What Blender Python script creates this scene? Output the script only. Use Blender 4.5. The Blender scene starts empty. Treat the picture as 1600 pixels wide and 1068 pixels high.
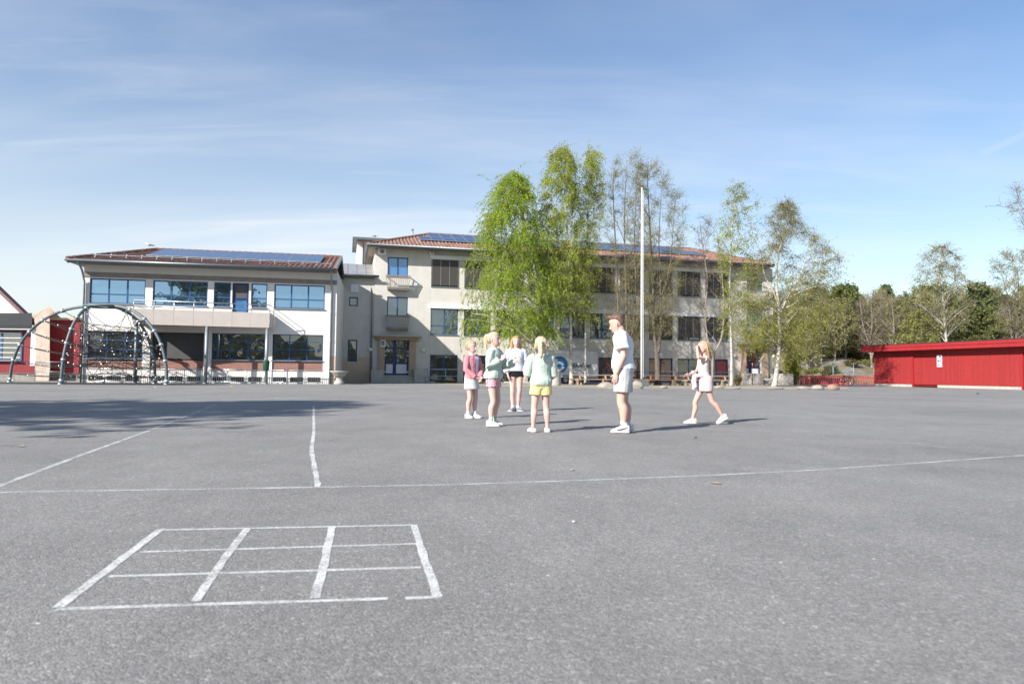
import bpy, math, random
import numpy as np
from mathutils import Vector, Matrix

C = bpy.context.scene.collection
rng = np.random.default_rng(7)
random.seed(7)
PI = math.pi
R = math.radians
scn = bpy.context.scene

# ------------------------------------------------------------------ camera
PITCH, ROLL, CAMH, FPX = 0.0454, 0.0096, 0.82, 1067.0
cd = bpy.data.cameras.new('camera'); cam = bpy.data.objects.new('camera', cd); C.objects.link(cam)
cd.sensor_width = 36.0; cd.lens = 36.0 * FPX / 1600.0
cd.clip_start = 0.05; cd.clip_end = 5000
cam.matrix_world = Matrix.Translation((0, 0, CAMH)) @ Matrix.Rotation(PI/2 + PITCH, 4, 'X') @ Matrix.Rotation(ROLL, 4, 'Z')
cd.dof.use_dof = True; cd.dof.focus_distance = 10.2; cd.dof.aperture_fstop = 3.2
scn.camera = cam

def ray(px, py):
    X, Y = (px-800)/FPX, (py-534)/FPX
    c, s = math.cos(ROLL), math.sin(ROLL)
    u, v = X*c + Y*s, -X*s + Y*c
    cp, sp = math.cos(PITCH), math.sin(PITCH)
    up = -v
    return Vector((u, cp - up*sp, sp + up*cp))

def G(px, py, z=0.0):
    d = ray(px, py); t = (z-CAMH)/d.z
    return Vector((d.x*t, d.y*t, z))

def PY(px, py, y):
    d = ray(px, py); t = y/d.y
    return Vector((d.x*t, y, CAMH + d.z*t))

class Frame:
    """a wall: origin, yaw; local x runs along it, local y into the building"""
    def __init__(s, x, y, th):
        s.o = Vector((x, y, 0)); s.th = th
        s.u = Vector((math.cos(th), math.sin(th), 0)); s.v = Vector((-math.sin(th), math.cos(th), 0))
    def px(s, px, py, d=0.0):
        r = ray(px, py); cam0 = Vector((0, 0, CAMH))
        t = (d - (cam0-s.o).dot(s.v)) / r.dot(s.v)
        p = cam0 + r*t
        return (p-s.o).dot(s.u), p.z
    def sx(s, px, d=0.0): return s.px(px, 560, d)[0]
    def w(s, x, y, z=0): return s.o + s.u*x + s.v*y + Vector((0, 0, z))

# ------------------------------------------------------------------ mesh builder
class MB:
    def __init__(s): s.v = []; s.f = []; s.m = []
    def add(s, vs, fs, m=0):
        o = len(s.v); s.v.extend([tuple(p) for p in vs])
        for f in fs: s.f.append(tuple(i+o for i in f)); s.m.append(m)
    def quad(s, a, b, c, d, m=0): s.add([a, b, c, d], [(0, 1, 2, 3)], m)
    def box(s, x0, x1, y0, y1, z0, z1, m=0):
        s.add([(x0,y0,z0),(x1,y0,z0),(x1,y1,z0),(x0,y1,z0),(x0,y0,z1),(x1,y0,z1),(x1,y1,z1),(x0,y1,z1)],
              [(0,3,2,1),(4,5,6,7),(0,1,5,4),(1,2,6,5),(2,3,7,6),(3,0,4,7)], m)
    def bar(s, a, b, w, h, m=0, up=(0, 0, 1)):
        a, b = Vector(a), Vector(b); d = (b-a).normalized(); up = Vector(up)
        if abs(d.dot(up)) > .95: up = Vector((0, 1, 0))
        x = d.cross(up).normalized()*(w/2); y = x.cross(d).normalized()*(h/2)
        s.add([a-x-y,a+x-y,a+x+y,a-x+y,b-x-y,b+x-y,b+x+y,b-x+y],
              [(0,1,2,3),(7,6,5,4),(0,4,5,1),(1,5,6,2),(2,6,7,3),(3,7,4,0)], m)
    def tube(s, pts, rad, n=8, m=0, caps=True):
        pts = [Vector(p) for p in pts]; k = len(pts)
        if not hasattr(rad, '__len__'): rad = [rad]*k
        o = len(s.v); ref = None
        for i, p in enumerate(pts):
            t = (pts[min(i+1, k-1)] - pts[max(i-1, 0)])
            t = t.normalized() if t.length > 1e-9 else Vector((0, 0, 1))
            if ref is None:
                a = Vector((1, 0, 0)) if abs(t.x) < .8 else Vector((0, 1, 0))
                ref = t.cross(a).normalized()
            else:
                ref = (ref - t*ref.dot(t))
                ref = ref.normalized() if ref.length > 1e-9 else t.orthogonal().normalized()
            b = t.cross(ref)
            for j in range(n):
                a = 2*PI*j/n; s.v.append(tuple(p + (ref*math.cos(a) + b*math.sin(a))*rad[i]))
        for i in range(k-1):
            for j in range(n):
                j2 = (j+1) % n
                s.f.append((o+i*n+j, o+i*n+j2, o+(i+1)*n+j2, o+(i+1)*n+j)); s.m.append(m)
        if caps:
            s.f.append(tuple(o+j for j in reversed(range(n)))); s.m.append(m)
            s.f.append(tuple(o+(k-1)*n+j for j in range(n))); s.m.append(m)
    def loft(s, rings, m=0, caps=True):
        o = len(s.v); n = len(rings[0]); k = len(rings)
        for r in rings: s.v.extend([tuple(p) for p in r])
        for i in range(k-1):
            for j in range(n):
                j2 = (j+1) % n
                s.f.append((o+i*n+j, o+i*n+j2, o+(i+1)*n+j2, o+(i+1)*n+j)); s.m.append(m)
        if caps:
            s.f.append(tuple(o+j for j in reversed(range(n)))); s.m.append(m)
            s.f.append(tuple(o+(k-1)*n+j for j in range(n))); s.m.append(m)
    def lathe(s, prof, c=(0, 0, 0), n=20, m=0):
        s.loft([[(c[0]+r*math.cos(2*PI*j/n), c[1]+r*math.sin(2*PI*j/n), c[2]+z) for j in range(n)] for r, z in prof], m)
    def ball(s, c, r, n=10, k=7, m=0):
        if not hasattr(r, '__len__'): r = (r, r, r)
        rings = []
        for i in range(k+1):
            a = -PI/2 + PI*i/k; q = max(math.cos(a), .02)
            rings.append([(c[0]+r[0]*q*math.cos(2*PI*j/n), c[1]+r[1]*q*math.sin(2*PI*j/n), c[2]+r[2]*math.sin(a)) for j in range(n)])
        s.loft(rings, m)
    def prism(s, poly, ex, m=0):
        n = len(poly); ex = Vector(ex); P = [Vector(p) for p in poly]
        s.add(P + [p+ex for p in P], [tuple(reversed(range(n))), tuple(range(n, 2*n))] + [(i, (i+1) % n, n+(i+1) % n, n+i) for i in range(n)], m)
    def build(s, name, mats, parent=None, smooth=False, loc=None):
        me = bpy.data.meshes.new(name); me.from_pydata(s.v, [], s.f)
        if not isinstance(mats, (list, tuple)): mats = [mats]
        for q in mats: me.materials.append(q)
        if len(mats) > 1: me.polygons.foreach_set('material_index', s.m)
        if smooth: me.polygons.foreach_set('use_smooth', [True]*len(s.f))
        me.update()
        o = bpy.data.objects.new(name, me); C.objects.link(o)
        if parent: o.parent = parent
        if loc is not None: o.location = loc
        return o

def np_mesh(name, V, F, mats, parent=None, smooth=False):
    """V (n,3), F (m,4) arrays"""
    me = bpy.data.meshes.new(name); k = F.shape[1]
    me.vertices.add(len(V)); me.vertices.foreach_set('co', np.ascontiguousarray(V, dtype=np.float32).ravel())
    me.loops.add(F.size); me.loops.foreach_set('vertex_index', np.ascontiguousarray(F, dtype=np.int32).ravel())
    me.polygons.add(len(F)); me.polygons.foreach_set('loop_start', np.arange(0, F.size, k, dtype=np.int32))
    if not isinstance(mats, (list, tuple)): mats = [mats]
    for q in mats: me.materials.append(q)
    if smooth: me.polygons.foreach_set('use_smooth', np.ones(len(F), dtype=bool))
    me.update(calc_edges=True)
    o = bpy.data.objects.new(name, me); C.objects.link(o)
    if parent: o.parent = parent
    return o

def tag(o, label=None, cat=None, group=None, kind=None):
    if label: o['label'] = label
    if cat: o['category'] = cat
    if group: o['group'] = group
    if kind: o['kind'] = kind
    return o
def thing(name, label, cat, loc=(0, 0, 0), rz=0, group=None):
    o = bpy.data.objects.new(name, None); C.objects.link(o); o.location = loc; o.rotation_euler = (0, 0, rz)
    o.empty_display_size = .2
    return tag(o, label, cat, group)
def copy_tree(o, parent=None):
    c = o.copy(); C.objects.link(c); c.parent = parent
    for ch in list(o.children): copy_tree(ch, c)
    return c

# ------------------------------------------------------------------ materials
def lin(r, g, b):
    f = lambda c: (c/255/12.92) if c/255 <= .04045 else ((c/255+.055)/1.055)**2.4
    return (f(r), f(g), f(b), 1)
class NT:
    def __init__(s, name):
        s.mat = bpy.data.materials.new(name); s.mat.use_nodes = True; s.t = s.mat.node_tree; s.t.nodes.clear()
        s.out = s.n('ShaderNodeOutputMaterial'); s.b = s.n('ShaderNodeBsdfPrincipled'); s.l(s.b.outputs[0], s.out.inputs[0])
    def n(s, ty, **k):
        q = s.t.nodes.new(ty)
        for a, b in k.items(): setattr(q, a, b)
        return q
    def l(s, a, b): s.t.links.new(a, b)
    def noise(s, scale, detail=4, rough=.6, coord='Object', sc=None, dist=0):
        tc = s.n('ShaderNodeTexCoord'); src = tc.outputs[coord]
        if sc:
            mp = s.n('ShaderNodeMapping'); mp.inputs['Scale'].default_value = sc; s.l(src, mp.inputs[0]); src = mp.outputs[0]
        q = s.n('ShaderNodeTexNoise'); q.inputs['Scale'].default_value = scale; q.inputs['Detail'].default_value = detail
        q.inputs['Roughness'].default_value = rough; q.inputs['Distortion'].default_value = dist; s.l(src, q.inputs['Vector']); return q.outputs[0]
    def ramp(s, fac, stops):
        q = s.n('ShaderNodeValToRGB'); e = q.color_ramp.elements
        while len(e) < len(stops): e.new(.5)
        for a, (p, c) in zip(e, stops): a.position = p; a.color = c if hasattr(c, '__len__') else (c, c, c, 1)
        s.l(fac, q.inputs[0]); return q.outputs[0]
    def mix(s, fac, a, b, mode='MIX'):
        q = s.n('ShaderNodeMix', data_type='RGBA', blend_type=mode)
        for x, i in ((fac, 0), (a, 6), (b, 7)):
            if hasattr(x, 'is_linked') or hasattr(x, 'links'): s.l(x, q.inputs[i])
            else: q.inputs[i].default_value = x
        return q.outputs[2]
    def bump(s, h, strength=.3, dist=.01, nrm=None):
        q = s.n('ShaderNodeBump'); q.inputs['Strength'].default_value = strength; q.inputs['Distance'].default_value = dist
        s.l(h, q.inputs['Height'])
        if nrm: s.l(nrm, q.inputs['Normal'])
        return q.outputs[0]
    def math(s, op, a, b=None):
        q = s.n('ShaderNodeMath', operation=op)
        for x, i in ((a, 0), (b, 1)):
            if x is None: continue
            if hasattr(x, 'links'): s.l(x, q.inputs[i])
            else: q.inputs[i].default_value = x
        return q.outputs[0]
def sc4(c, k): return (c[0]*k, c[1]*k, c[2]*k, 1)
def mat(name, col, rough=.6, metal=0, var=.12, vs=3.0, bump=0, bs=60, bd=.005, stain=0, spec=.5, streak=False):
    t = NT(name); c = col if len(col) == 4 else (*col, 1)
    n = t.noise(vs, 5, .65, sc=(1, 1, .25) if streak else None)
    colr = t.ramp(n, [(.3, sc4(c, 1-var)), (.7, sc4(c, 1+var))])
    if stain:
        n2 = t.noise(vs*.35, 6, .7, sc=(1.5, 1.5, .3))
        f = t.ramp(n2, [(.5, 0.0), (.75, stain)])
        colr = t.mix(f, colr, sc4(c, .45))
    t.l(colr, t.b.inputs['Base Color'])
    t.b.inputs['Roughness'].default_value = rough; t.b.inputs['Metallic'].default_value = metal
    t.b.inputs['Specular IOR Level'].default_value = spec
    if bump: t.l(t.bump(t.noise(bs, 3, .6), bump, bd), t.b.inputs['Normal'])
    return t.mat

def mat_glass(name, col, refl, tint=(1, 1, 1, 1), wav=.004):
    t = NT(name)
    t.b.inputs['Base Color'].default_value = col; t.b.inputs['Roughness'].default_value = .25
    g = t.n('ShaderNodeBsdfGlossy'); g.inputs['Roughness'].default_value = .015; g.inputs['Color'].default_value = tint
    t.l(t.bump(t.noise(1.3, 1, .4), .12, wav*10), g.inputs['Normal'])
    lw = t.n('ShaderNodeLayerWeight'); lw.inputs[0].default_value = .25
    f = t.math('MAXIMUM', t.math('MULTIPLY', lw.outputs['Fresnel'], 1.0), refl)
    m = t.n('ShaderNodeMixShader'); t.l(f, m.inputs[0]); t.l(t.b.outputs[0], m.inputs[1]); t.l(g.outputs[0], m.inputs[2])
    t.l(m.outputs[0], t.out.inputs[0]); return t.mat

def mat_leaf(name, c1, c2, trans=.35):
    t = NT(name); g = t.n('ShaderNodeNewGeometry')
    col = t.ramp(g.outputs['Random Per Island'], [(0, c1), (1, c2)])
    big = t.ramp(t.noise(.5, 2, .5), [(.35, .72), (.65, 1.15)])
    col = t.mix(1.0, col, big, 'MULTIPLY')
    t.l(col, t.b.inputs['Base Color']); t.b.inputs['Roughness'].default_value = .55; t.b.inputs['Specular IOR Level'].default_value = .25
    tr = t.n('ShaderNodeBsdfTranslucent'); t.l(col, tr.inputs[0])
    m = t.n('ShaderNodeMixShader'); m.inputs[0].default_value = trans
    t.l(t.b.outputs[0], m.inputs[1]); t.l(tr.outputs[0], m.inputs[2]); t.l(m.outputs[0], t.out.inputs[0]); return t.mat

def mat_asphalt():
    t = NT('asphalt')
    v = t.n('ShaderNodeTexVoronoi'); v.inputs['Scale'].default_value = 150; tc = t.n('ShaderNodeTexCoord'); t.l(tc.outputs['Object'], v.inputs['Vector'])
    cellv = t.n('ShaderNodeSeparateColor'); t.l(v.outputs['Color'], cellv.inputs[0])
    stones = t.ramp(cellv.outputs[0], [(0, .74), (.45, .96), (.9, 1.1), (1, 1.5)])
    v2 = t.n('ShaderNodeTexVoronoi'); v2.inputs['Scale'].default_value = 64; t.l(tc.outputs['Object'], v2.inputs['Vector'])
    c2 = t.n('ShaderNodeSeparateColor'); t.l(v2.outputs['Color'], c2.inputs[0])
    st2 = t.ramp(c2.outputs[1], [(0, .84), (.8, 1.02), (.95, 1.08), (1, 1.35)])
    big = t.ramp(t.noise(.22, 6, .68), [(.3, .80), (.7, 1.13)])
    mid = t.ramp(t.noise(1.7, 5, .7, sc=(1, .55, 1)), [(.3, .88), (.72, 1.1)])
    base = t.mix(1, stones, st2, 'MULTIPLY'); base = t.mix(1, base, big, 'MULTIPLY'); base = t.mix(1, base, mid, 'MULTIPLY')
    col = t.mix(1, base, (.246, .238, .226, 1), 'MULTIPLY')
    # fine meandering cracks, only here and there
    dn = t.n('ShaderNodeTexNoise'); dn.inputs['Scale'].default_value = .9; dn.inputs['Detail'].default_value = 5; t.l(tc.outputs['Object'], dn.inputs['Vector'])
    wv = t.n('ShaderNodeVectorMath', operation='MULTIPLY_ADD'); t.l(dn.outputs['Color'], wv.inputs[0]); wv.inputs[1].default_value = (1.6,1.6,0); t.l(tc.outputs['Object'], wv.inputs[2])
    cv = t.n('ShaderNodeTexVoronoi', feature='DISTANCE_TO_EDGE'); cv.inputs['Scale'].default_value = .16; t.l(wv.outputs[0], cv.inputs['Vector'])
    crack = t.ramp(cv.outputs['Distance'], [(.0, .42), (.0035, 0.0)])
    cm = t.ramp(t.noise(.13, 2, .5), [(.46, 0.0), (.56, 1.0)])
    col = t.mix(t.math('MULTIPLY', crack, cm), col, (.07, .068, .066, 1))
    # pale sandy dust drifts
    dust = t.ramp(t.noise(.5, 6, .72, sc=(.45, 1.3, 1)), [(.55, 0.0), (.78, .32)])
    col = t.mix(dust, col, (.36, .33, .285, 1))
    # rare bright chips and darker oil spots
    chip = t.n('ShaderNodeTexVoronoi'); chip.inputs['Scale'].default_value = 5.5; t.l(tc.outputs['Object'], chip.inputs['Vector'])
    dot = t.ramp(chip.outputs['Distance'], [(.03, 1.0), (.045, 0.0)])
    cs = t.n('ShaderNodeSeparateColor'); t.l(chip.outputs['Color'], cs.inputs[0])
    pick = t.ramp(cs.outputs[2], [(.72, 0.0), (.74, 1.0)])
    f = t.math('MULTIPLY', dot, pick)
    col = t.mix(f, col, (.62, .61, .58, 1))
    spot = t.ramp(t.noise(.9, 2, .4), [(.73, 0.0), (.8, .3)])
    col = t.mix(spot, col, (.08, .08, .085, 1))
    t.l(col, t.b.inputs['Base Color']); t.b.inputs['Roughness'].default_value = .86; t.b.inputs['Specular IOR Level'].default_value = .35
    h = t.math('ADD', t.math('MULTIPLY', v.outputs['Distance'], -1.0), t.math('MULTIPLY', v2.outputs['Distance'], -.6))
    t.l(t.bump(h, .45, .005), t.b.inputs['Normal'])
    return t.mat

def mat_paint(name, col, wear=.5):
    t = NT(name)
    t.b.inputs['Base Color'].default_value = col; t.b.inputs['Roughness'].default_value = .75
    tr = t.n('ShaderNodeBsdfTransparent')
    n = t.noise(75, 3, .7); n2 = t.noise(3.2, 5, .75)
    s = t.math('ADD', t.math('MULTIPLY', n, .5), t.math('MULTIPLY', n2, .5))
    f = t.ramp(s, [(wear-.13, 0.0), (wear+.10, .95)])
    m = t.n('ShaderNodeMixShader'); t.l(f, m.inputs[0]); t.l(tr.outputs[0], m.inputs[1]); t.l(t.b.outputs[0], m.inputs[2])
    t.l(m.outputs[0], t.out.inputs[0]); return t.mat

def mat_tiles(name, c1, c2, cw, rh):
    t = NT(name); tc = t.n('ShaderNodeTexCoord')
    sp = t.n('ShaderNodeSeparateXYZ'); t.l(tc.outputs['Object'], sp.inputs[0])
    cx = t.math('FLOOR', t.math('DIVIDE', sp.outputs[0], cw)); cy = t.math('FLOOR', t.math('DIVIDE', sp.outputs[1], rh))
    cb = t.n('ShaderNodeCombineXYZ'); t.l(cx, cb.inputs[0]); t.l(cy, cb.inputs[1])
    w = t.n('ShaderNodeTexWhiteNoise'); t.l(cb.outputs[0], w.inputs[0])
    col = t.ramp(w.outputs[0], [(0, c1), (1, c2)])
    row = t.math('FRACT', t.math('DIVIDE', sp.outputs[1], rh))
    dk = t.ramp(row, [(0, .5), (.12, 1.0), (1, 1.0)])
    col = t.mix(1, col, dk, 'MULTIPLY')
    col = t.mix(t.ramp(t.noise(.9, 5, .7), [(.5, 0.0), (.8, .5)]), col, (.1, .07, .055, 1))
    t.l(col, t.b.inputs['Base Color']); t.b.inputs['Roughness'].default_value = .75
    t.l(t.bump(row, .6, .02), t.b.inputs['Normal'])
    return t.mat

def mat_brick(name, c1, c2, mortar, scale=1.0):
    t = NT(name); tc = t.n('ShaderNodeTexCoord')
    mp = t.n('ShaderNodeMapping'); mp.inputs['Rotation'].default_value = (-PI/2, 0, 0); t.l(tc.outputs['Object'], mp.inputs[0])
    b = t.n('ShaderNodeTexBrick'); t.l(mp.outputs[0], b.inputs[0])
    b.inputs['Color1'].default_value = c1; b.inputs['Color2'].default_value = c2; b.inputs['Mortar'].default_value = mortar
    b.inputs['Scale'].default_value = scale; b.inputs['Mortar Size'].default_value = .012; b.inputs['Brick Width'].default_value = .25; b.inputs['Row Height'].default_value = .075
    t.l(b.outputs[0], t.b.inputs['Base Color']); t.b.inputs['Roughness'].default_value = .85; return t.mat

def mat_boards(name, col, w=.12, var=.11):
    """vertical cladding: groove bump + per-board tone along local x"""
    t = NT(name); tc = t.n('ShaderNodeTexCoord'); sp = t.n('ShaderNodeSeparateXYZ'); t.l(tc.outputs['Object'], sp.inputs[0])
    d = t.math('DIVIDE', sp.outputs[0], w); cell = t.math('FLOOR', d); fr = t.math('FRACT', d)
    wn = t.n('ShaderNodeTexWhiteNoise', noise_dimensions='1D'); t.l(cell, wn.inputs['W'])
    c = t.ramp(wn.outputs[0], [(0, sc4(col, 1-var)), (1, sc4(col, 1+var*.6))])
    fade = t.ramp(t.noise(5, 6, .75, sc=(1, 1, .12)), [(.45, 0.0), (.8, .35)])
    c = t.mix(fade, c, (.36, .05, .05, 1))
    g = t.ramp(fr, [(0, 0.0), (.09, 1.0), (.91, 1.0), (1, 0.0)])
    c = t.mix(1, c, t.ramp(fr, [(0, .45), (.07, 1.0), (.93, 1.0), (1, .45)]), 'MULTIPLY')
    t.l(c, t.b.inputs['Base Color']); t.b.inputs['Roughness'].default_value = .7
    t.l(t.bump(g, .8, .015), t.b.inputs['Normal']); return t.mat

def mat_birch():
    t = NT('birch_bark')
    n = t.noise(5, 5, .75, sc=(1.2, 1.2, 6)); n2 = t.noise(1.6, 4, .7)
    c = t.ramp(n, [(.40, (.03, .028, .025, 1)), (.47, (.42, .39, .35, 1)), (.7, (.62, .59, .54, 1))])
    c = t.mix(t.ramp(n2, [(.52, 0.0), (.7, .75)]), c, (.10, .085, .07, 1))
    t.l(c, t.b.inputs['Base Color']); t.b.inputs['Roughness'].default_value = .8
    t.l(t.bump(n, .4, .02), t.b.inputs['Normal']); return t.mat

def mat_blind():
    t = NT('dark_blind_slats'); tc = t.n('ShaderNodeTexCoord'); sp = t.n('ShaderNodeSeparateXYZ'); t.l(tc.outputs['Object'], sp.inputs[0])
    fr = t.math('FRACT', t.math('DIVIDE', sp.outputs[2], .09))
    c = t.ramp(fr, [(0, (.022, .019, .018, 1)), (.25, (.06, .052, .049, 1)), (1, (.075, .066, .062, 1))])
    t.l(c, t.b.inputs['Base Color']); t.b.inputs['Roughness'].default_value = .55
    t.l(t.bump(fr, .5, .02), t.b.inputs['Normal']); return t.mat

Mt = {}
Mt['asphalt'] = mat_asphalt()
Mt['paint'] = mat_paint('worn_white_paint', (.66, .655, .63, 1), .46)
Mt['paint_thin'] = mat_paint('faded_white_paint', (.6, .6, .58, 1), .50)
Mt['paint_yellow'] = mat_paint('faded_yellow_paint', (.55, .42, .2, 1), .52)
Mt['pad'] = mat('dark_safety_surface', (.028, .026, .026), .95, var=.3, bump=.5, bs=80)
Mt['gravel'] = mat('sandy_gravel', (.33, .29, .24), .95, var=.35, vs=9, bump=.9, bs=40, bd=.03)
Mt['grass'] = mat('rough_grass', (.12, .15, .04), .95, var=.4, vs=2)
Mt['render_beige'] = mat('beige_roughcast', (.57, .545, .50), .93, var=.07, vs=1.4, bump=.5, bs=45, bd=.01, stain=.22)
Mt['render_white'] = mat('white_render', (.70, .675, .64), .9, var=.04, vs=1.5, bump=.25, bs=60, stain=.06)
Mt['peach'] = mat('peach_plinth', (.55, .41, .30), .9, var=.08)
Mt['concrete'] = mat('pale_concrete', (.40, .375, .34), .9, var=.15, vs=4, bump=.3, bs=50, stain=.3)
Mt['concrete_dark'] = mat('weathered_concrete', (.23, .215, .195), .92, var=.2, vs=3, bump=.4, bs=40, stain=.4)
Mt['travertine'] = mat('sandstone_trim', (.42, .31, .22), .85, var=.15, vs=5, bump=.3, bs=40, stain=.2)
Mt['soffit'] = mat('eave_soffit', (.30, .24, .19), .8, var=.15)
Mt['gutter'] = mat('grey_gutter_metal', (.17, .19, .20), .4, .6, var=.1)
Mt['pipe'] = mat('galvanised_downpipe', (.27, .30, .31), .45, .5, var=.15)
Mt['steel'] = mat('galvanised_steel', (.50, .53, .55), .38, .75, var=.15, vs=8)
Mt['dome_steel'] = mat('blue_grey_galvanised_tube', (.105, .135, .145), .55, .25, var=.12, vs=6)
Mt['rope'] = mat('black_rope', (.022, .02, .022), .85, var=.2)
Mt['clamp'] = mat('bright_clamp', (.7, .7, .7), .3, .7, var=.05)
Mt['blue_frame'] = mat('blue_window_frame', (.018, .07, .185), .45, var=.12)
Mt['blue_door'] = mat('shade_darkened_blue_door', (.008, .022, .12), .4, var=.12)  # blue lowered so the colour carries the shade at the left entrance
Mt['glass_sky'] = mat_glass('sky_reflecting_glass', (.02, .05, .09, 1), .50, (.50, .74, 1, 1))
Mt['glass_dark'] = mat_glass('dark_window_glass', (.012, .014, .016, 1), .16, (.85, .9, .95, 1), .008)
Mt['glass_mid'] = mat_glass('half_reflecting_glass', (.015, .02, .026, 1), .22, (.85, .92, 1, 1), .008)
Mt['glass_red'] = mat_glass('glass_before_red_curtain', (.10, .009, .012, 1), .10)
Mt['curtain_blue'] = mat_glass('blue_curtained_glass', (.05, .17, .38, 1), .18, (.7, .85, 1, 1))
Mt['blind'] = mat_blind()
Mt['band_white'] = mat('white_blind_box', (.72, .73, .74), .5, var=.04, streak=True)
Mt['white_panel'] = mat('white_panel', (.72, .72, .74), .6, var=.05)
Mt['brick'] = mat_brick('red_brick', (.30, .085, .05, 1), (.20, .055, .035, 1), (.3, .27, .24, 1), 1.0)
Mt['loggia'] = mat('dark_grey_panel', (.075, .075, .078), .8, var=.15)
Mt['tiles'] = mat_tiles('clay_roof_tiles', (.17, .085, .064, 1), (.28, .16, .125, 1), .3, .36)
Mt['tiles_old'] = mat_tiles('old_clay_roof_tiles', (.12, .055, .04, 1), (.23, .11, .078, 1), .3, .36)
Mt['sheet_roof'] = mat('grey_sheet_metal_roof', (.42, .42, .42), .45, .5, var=.15, streak=True)
Mt['solar'] = mat_glass('solar_cells', (.018, .03, .06, 1), .30, (.6, .72, .9, 1))
Mt['alu'] = mat('aluminium_edge', (.45, .46, .48), .4, .7)
Mt['fascia_beige'] = mat('beige_balcony_panel', (.50, .445, .40), .7, var=.06, stain=.12)
Mt['red_boards'] = mat_boards('red_board_cladding', (.30, .017, .018, 1))
Mt['red_dark'] = mat('dark_red_board', (.16, .008, .014), .7, var=.2)
Mt['red_trim'] = mat('red_trim_board', (.31, .016, .02), .65, var=.12, streak=True)
Mt['felt'] = mat('black_roofing_felt', (.03, .03, .033), .9)
Mt['white'] = mat('white_paint_coat', (.78, .78, .78), .45, var=.04)
Mt['lamp'] = mat('opal_lamp_glass', (.72, .68, .58), .35, var=.03)
Mt['bark'] = mat('grey_brown_bark', (.125, .10, .08), .9, var=.35, vs=8, bump=.8, bs=25, bd=.03, streak=True)
Mt['bark_pale'] = mat('pale_grey_bark', (.25, .215, .18), .9, var=.3, vs=8, bump=.6, bs=25, bd=.03, streak=True)
Mt['birch'] = mat_birch()
Mt['twig'] = mat('brown_twigs', (.19, .155, .11), .9, var=.25)
Mt['leaf_birch'] = mat_leaf('fresh_birch_leaves', (.25, .37, .02, 1), (.46, .58, .06, 1), .52)
Mt['leaf_birch2'] = mat_leaf('pale_birch_leaves', (.27, .34, .03, 1), (.47, .53, .085, 1), .5)
Mt['leaf_bud'] = mat_leaf('olive_buds', (.26, .26, .07, 1), (.42, .41, .17, 1), .5)
Mt['leaf_yellow'] = mat_leaf('yellow_green_leaves', (.24, .26, .03, 1), (.41, .42, .075, 1), .5)
Mt['leaf_olive'] = mat_leaf('olive_spring_leaves', (.20, .21, .05, 1), (.34, .34, .11, 1), .45)
Mt['leaf_green'] = mat_leaf('green_leaves', (.12, .145, .045, 1), (.23, .25, .085, 1), .42)
Mt['needles'] = mat_leaf('pine_needles', (.08, .11, .045, 1), (.17, .20, .085, 1), .35)
Mt['leaf_brown'] = mat_leaf('brown_hedge_leaves', (.09, .075, .03, 1), (.19, .16, .06, 1), .3)
Mt['hill'] = None
Mt['rock'] = mat('grey_bedrock', (.21, .205, .195), .9, var=.4, vs=1.6, bump=1.0, bs=3, bd=.3, stain=.8)
def mat_rock():
    t = NT('streaked_bedrock'); n = t.noise(1.1, 8, .78, sc=(.5, .5, 3.2), dist=.8); n2 = t.noise(.55, 5, .7)
    c = t.ramp(n, [(.3, (.05,.05,.048,1)), (.45, (.20,.195,.185,1)), (.6, (.33,.32,.30,1)), (.75, (.17,.17,.155,1))])
    c = t.mix(t.ramp(n2, [(.48, 0.0), (.6, .85)]), c, (.12,.115,.05,1))
    t.l(c, t.b.inputs['Base Color']); t.b.inputs['Roughness'].default_value = .95; t.l(t.bump(n, 1.0, .35), t.b.inputs['Normal']); return t.mat
Mt['rock'] = mat_rock()
Mt['red_house'] = mat_boards('shade_darkened_red_cladding', (.19, .010, .016, 1), .14)  # red darkened so the colour carries the shade over this wall
Mt['boulder'] = mat('sandy_boulder', (.29, .26, .215), .9, var=.2, vs=4, bump=.6, bs=12, bd=.04, stain=.3)
Mt['boulder_red'] = mat('reddish_boulder', (.32, .21, .155), .9, var=.2, vs=4, bump=.6, bs=12, bd=.04, stain=.25)
Mt['wood'] = mat('weathered_bench_wood', (.33, .25, .17), .8, var=.25, vs=6, stain=.3)
Mt['wood_dark'] = mat('brown_bench_wood', (.20, .12, .075), .8, var=.25, vs=6)
Mt['trailer'] = mat('grey_trailer_side', (.60, .61, .62), .45, .1, var=.12, vs=2)
Mt['black'] = mat('black_rubber', (.015, .015, .016), .8)
Mt['logo_blue'] = mat('blue_sign_paint', (.012, .17, .42), .45, var=.06)
Mt['logo_text'] = mat('black_sign_paint', (.012, .012, .014), .5)
Mt['orange'] = mat('orange_bollard_plastic', (.75, .13, .04), .5)
Mt['rack_red'] = mat('red_rack_tube', (.52, .05, .05), .45, var=.15)
Mt['rack_shaded'] = mat('shade_toned_red_rack_tube', (.22, .06, .05), .5, var=.15)  # darker copy of the rack red, shade at the left end put into colour
Mt['green_plastic'] = mat('dark_green_plastic', (.012, .085, .05), .5)
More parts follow.
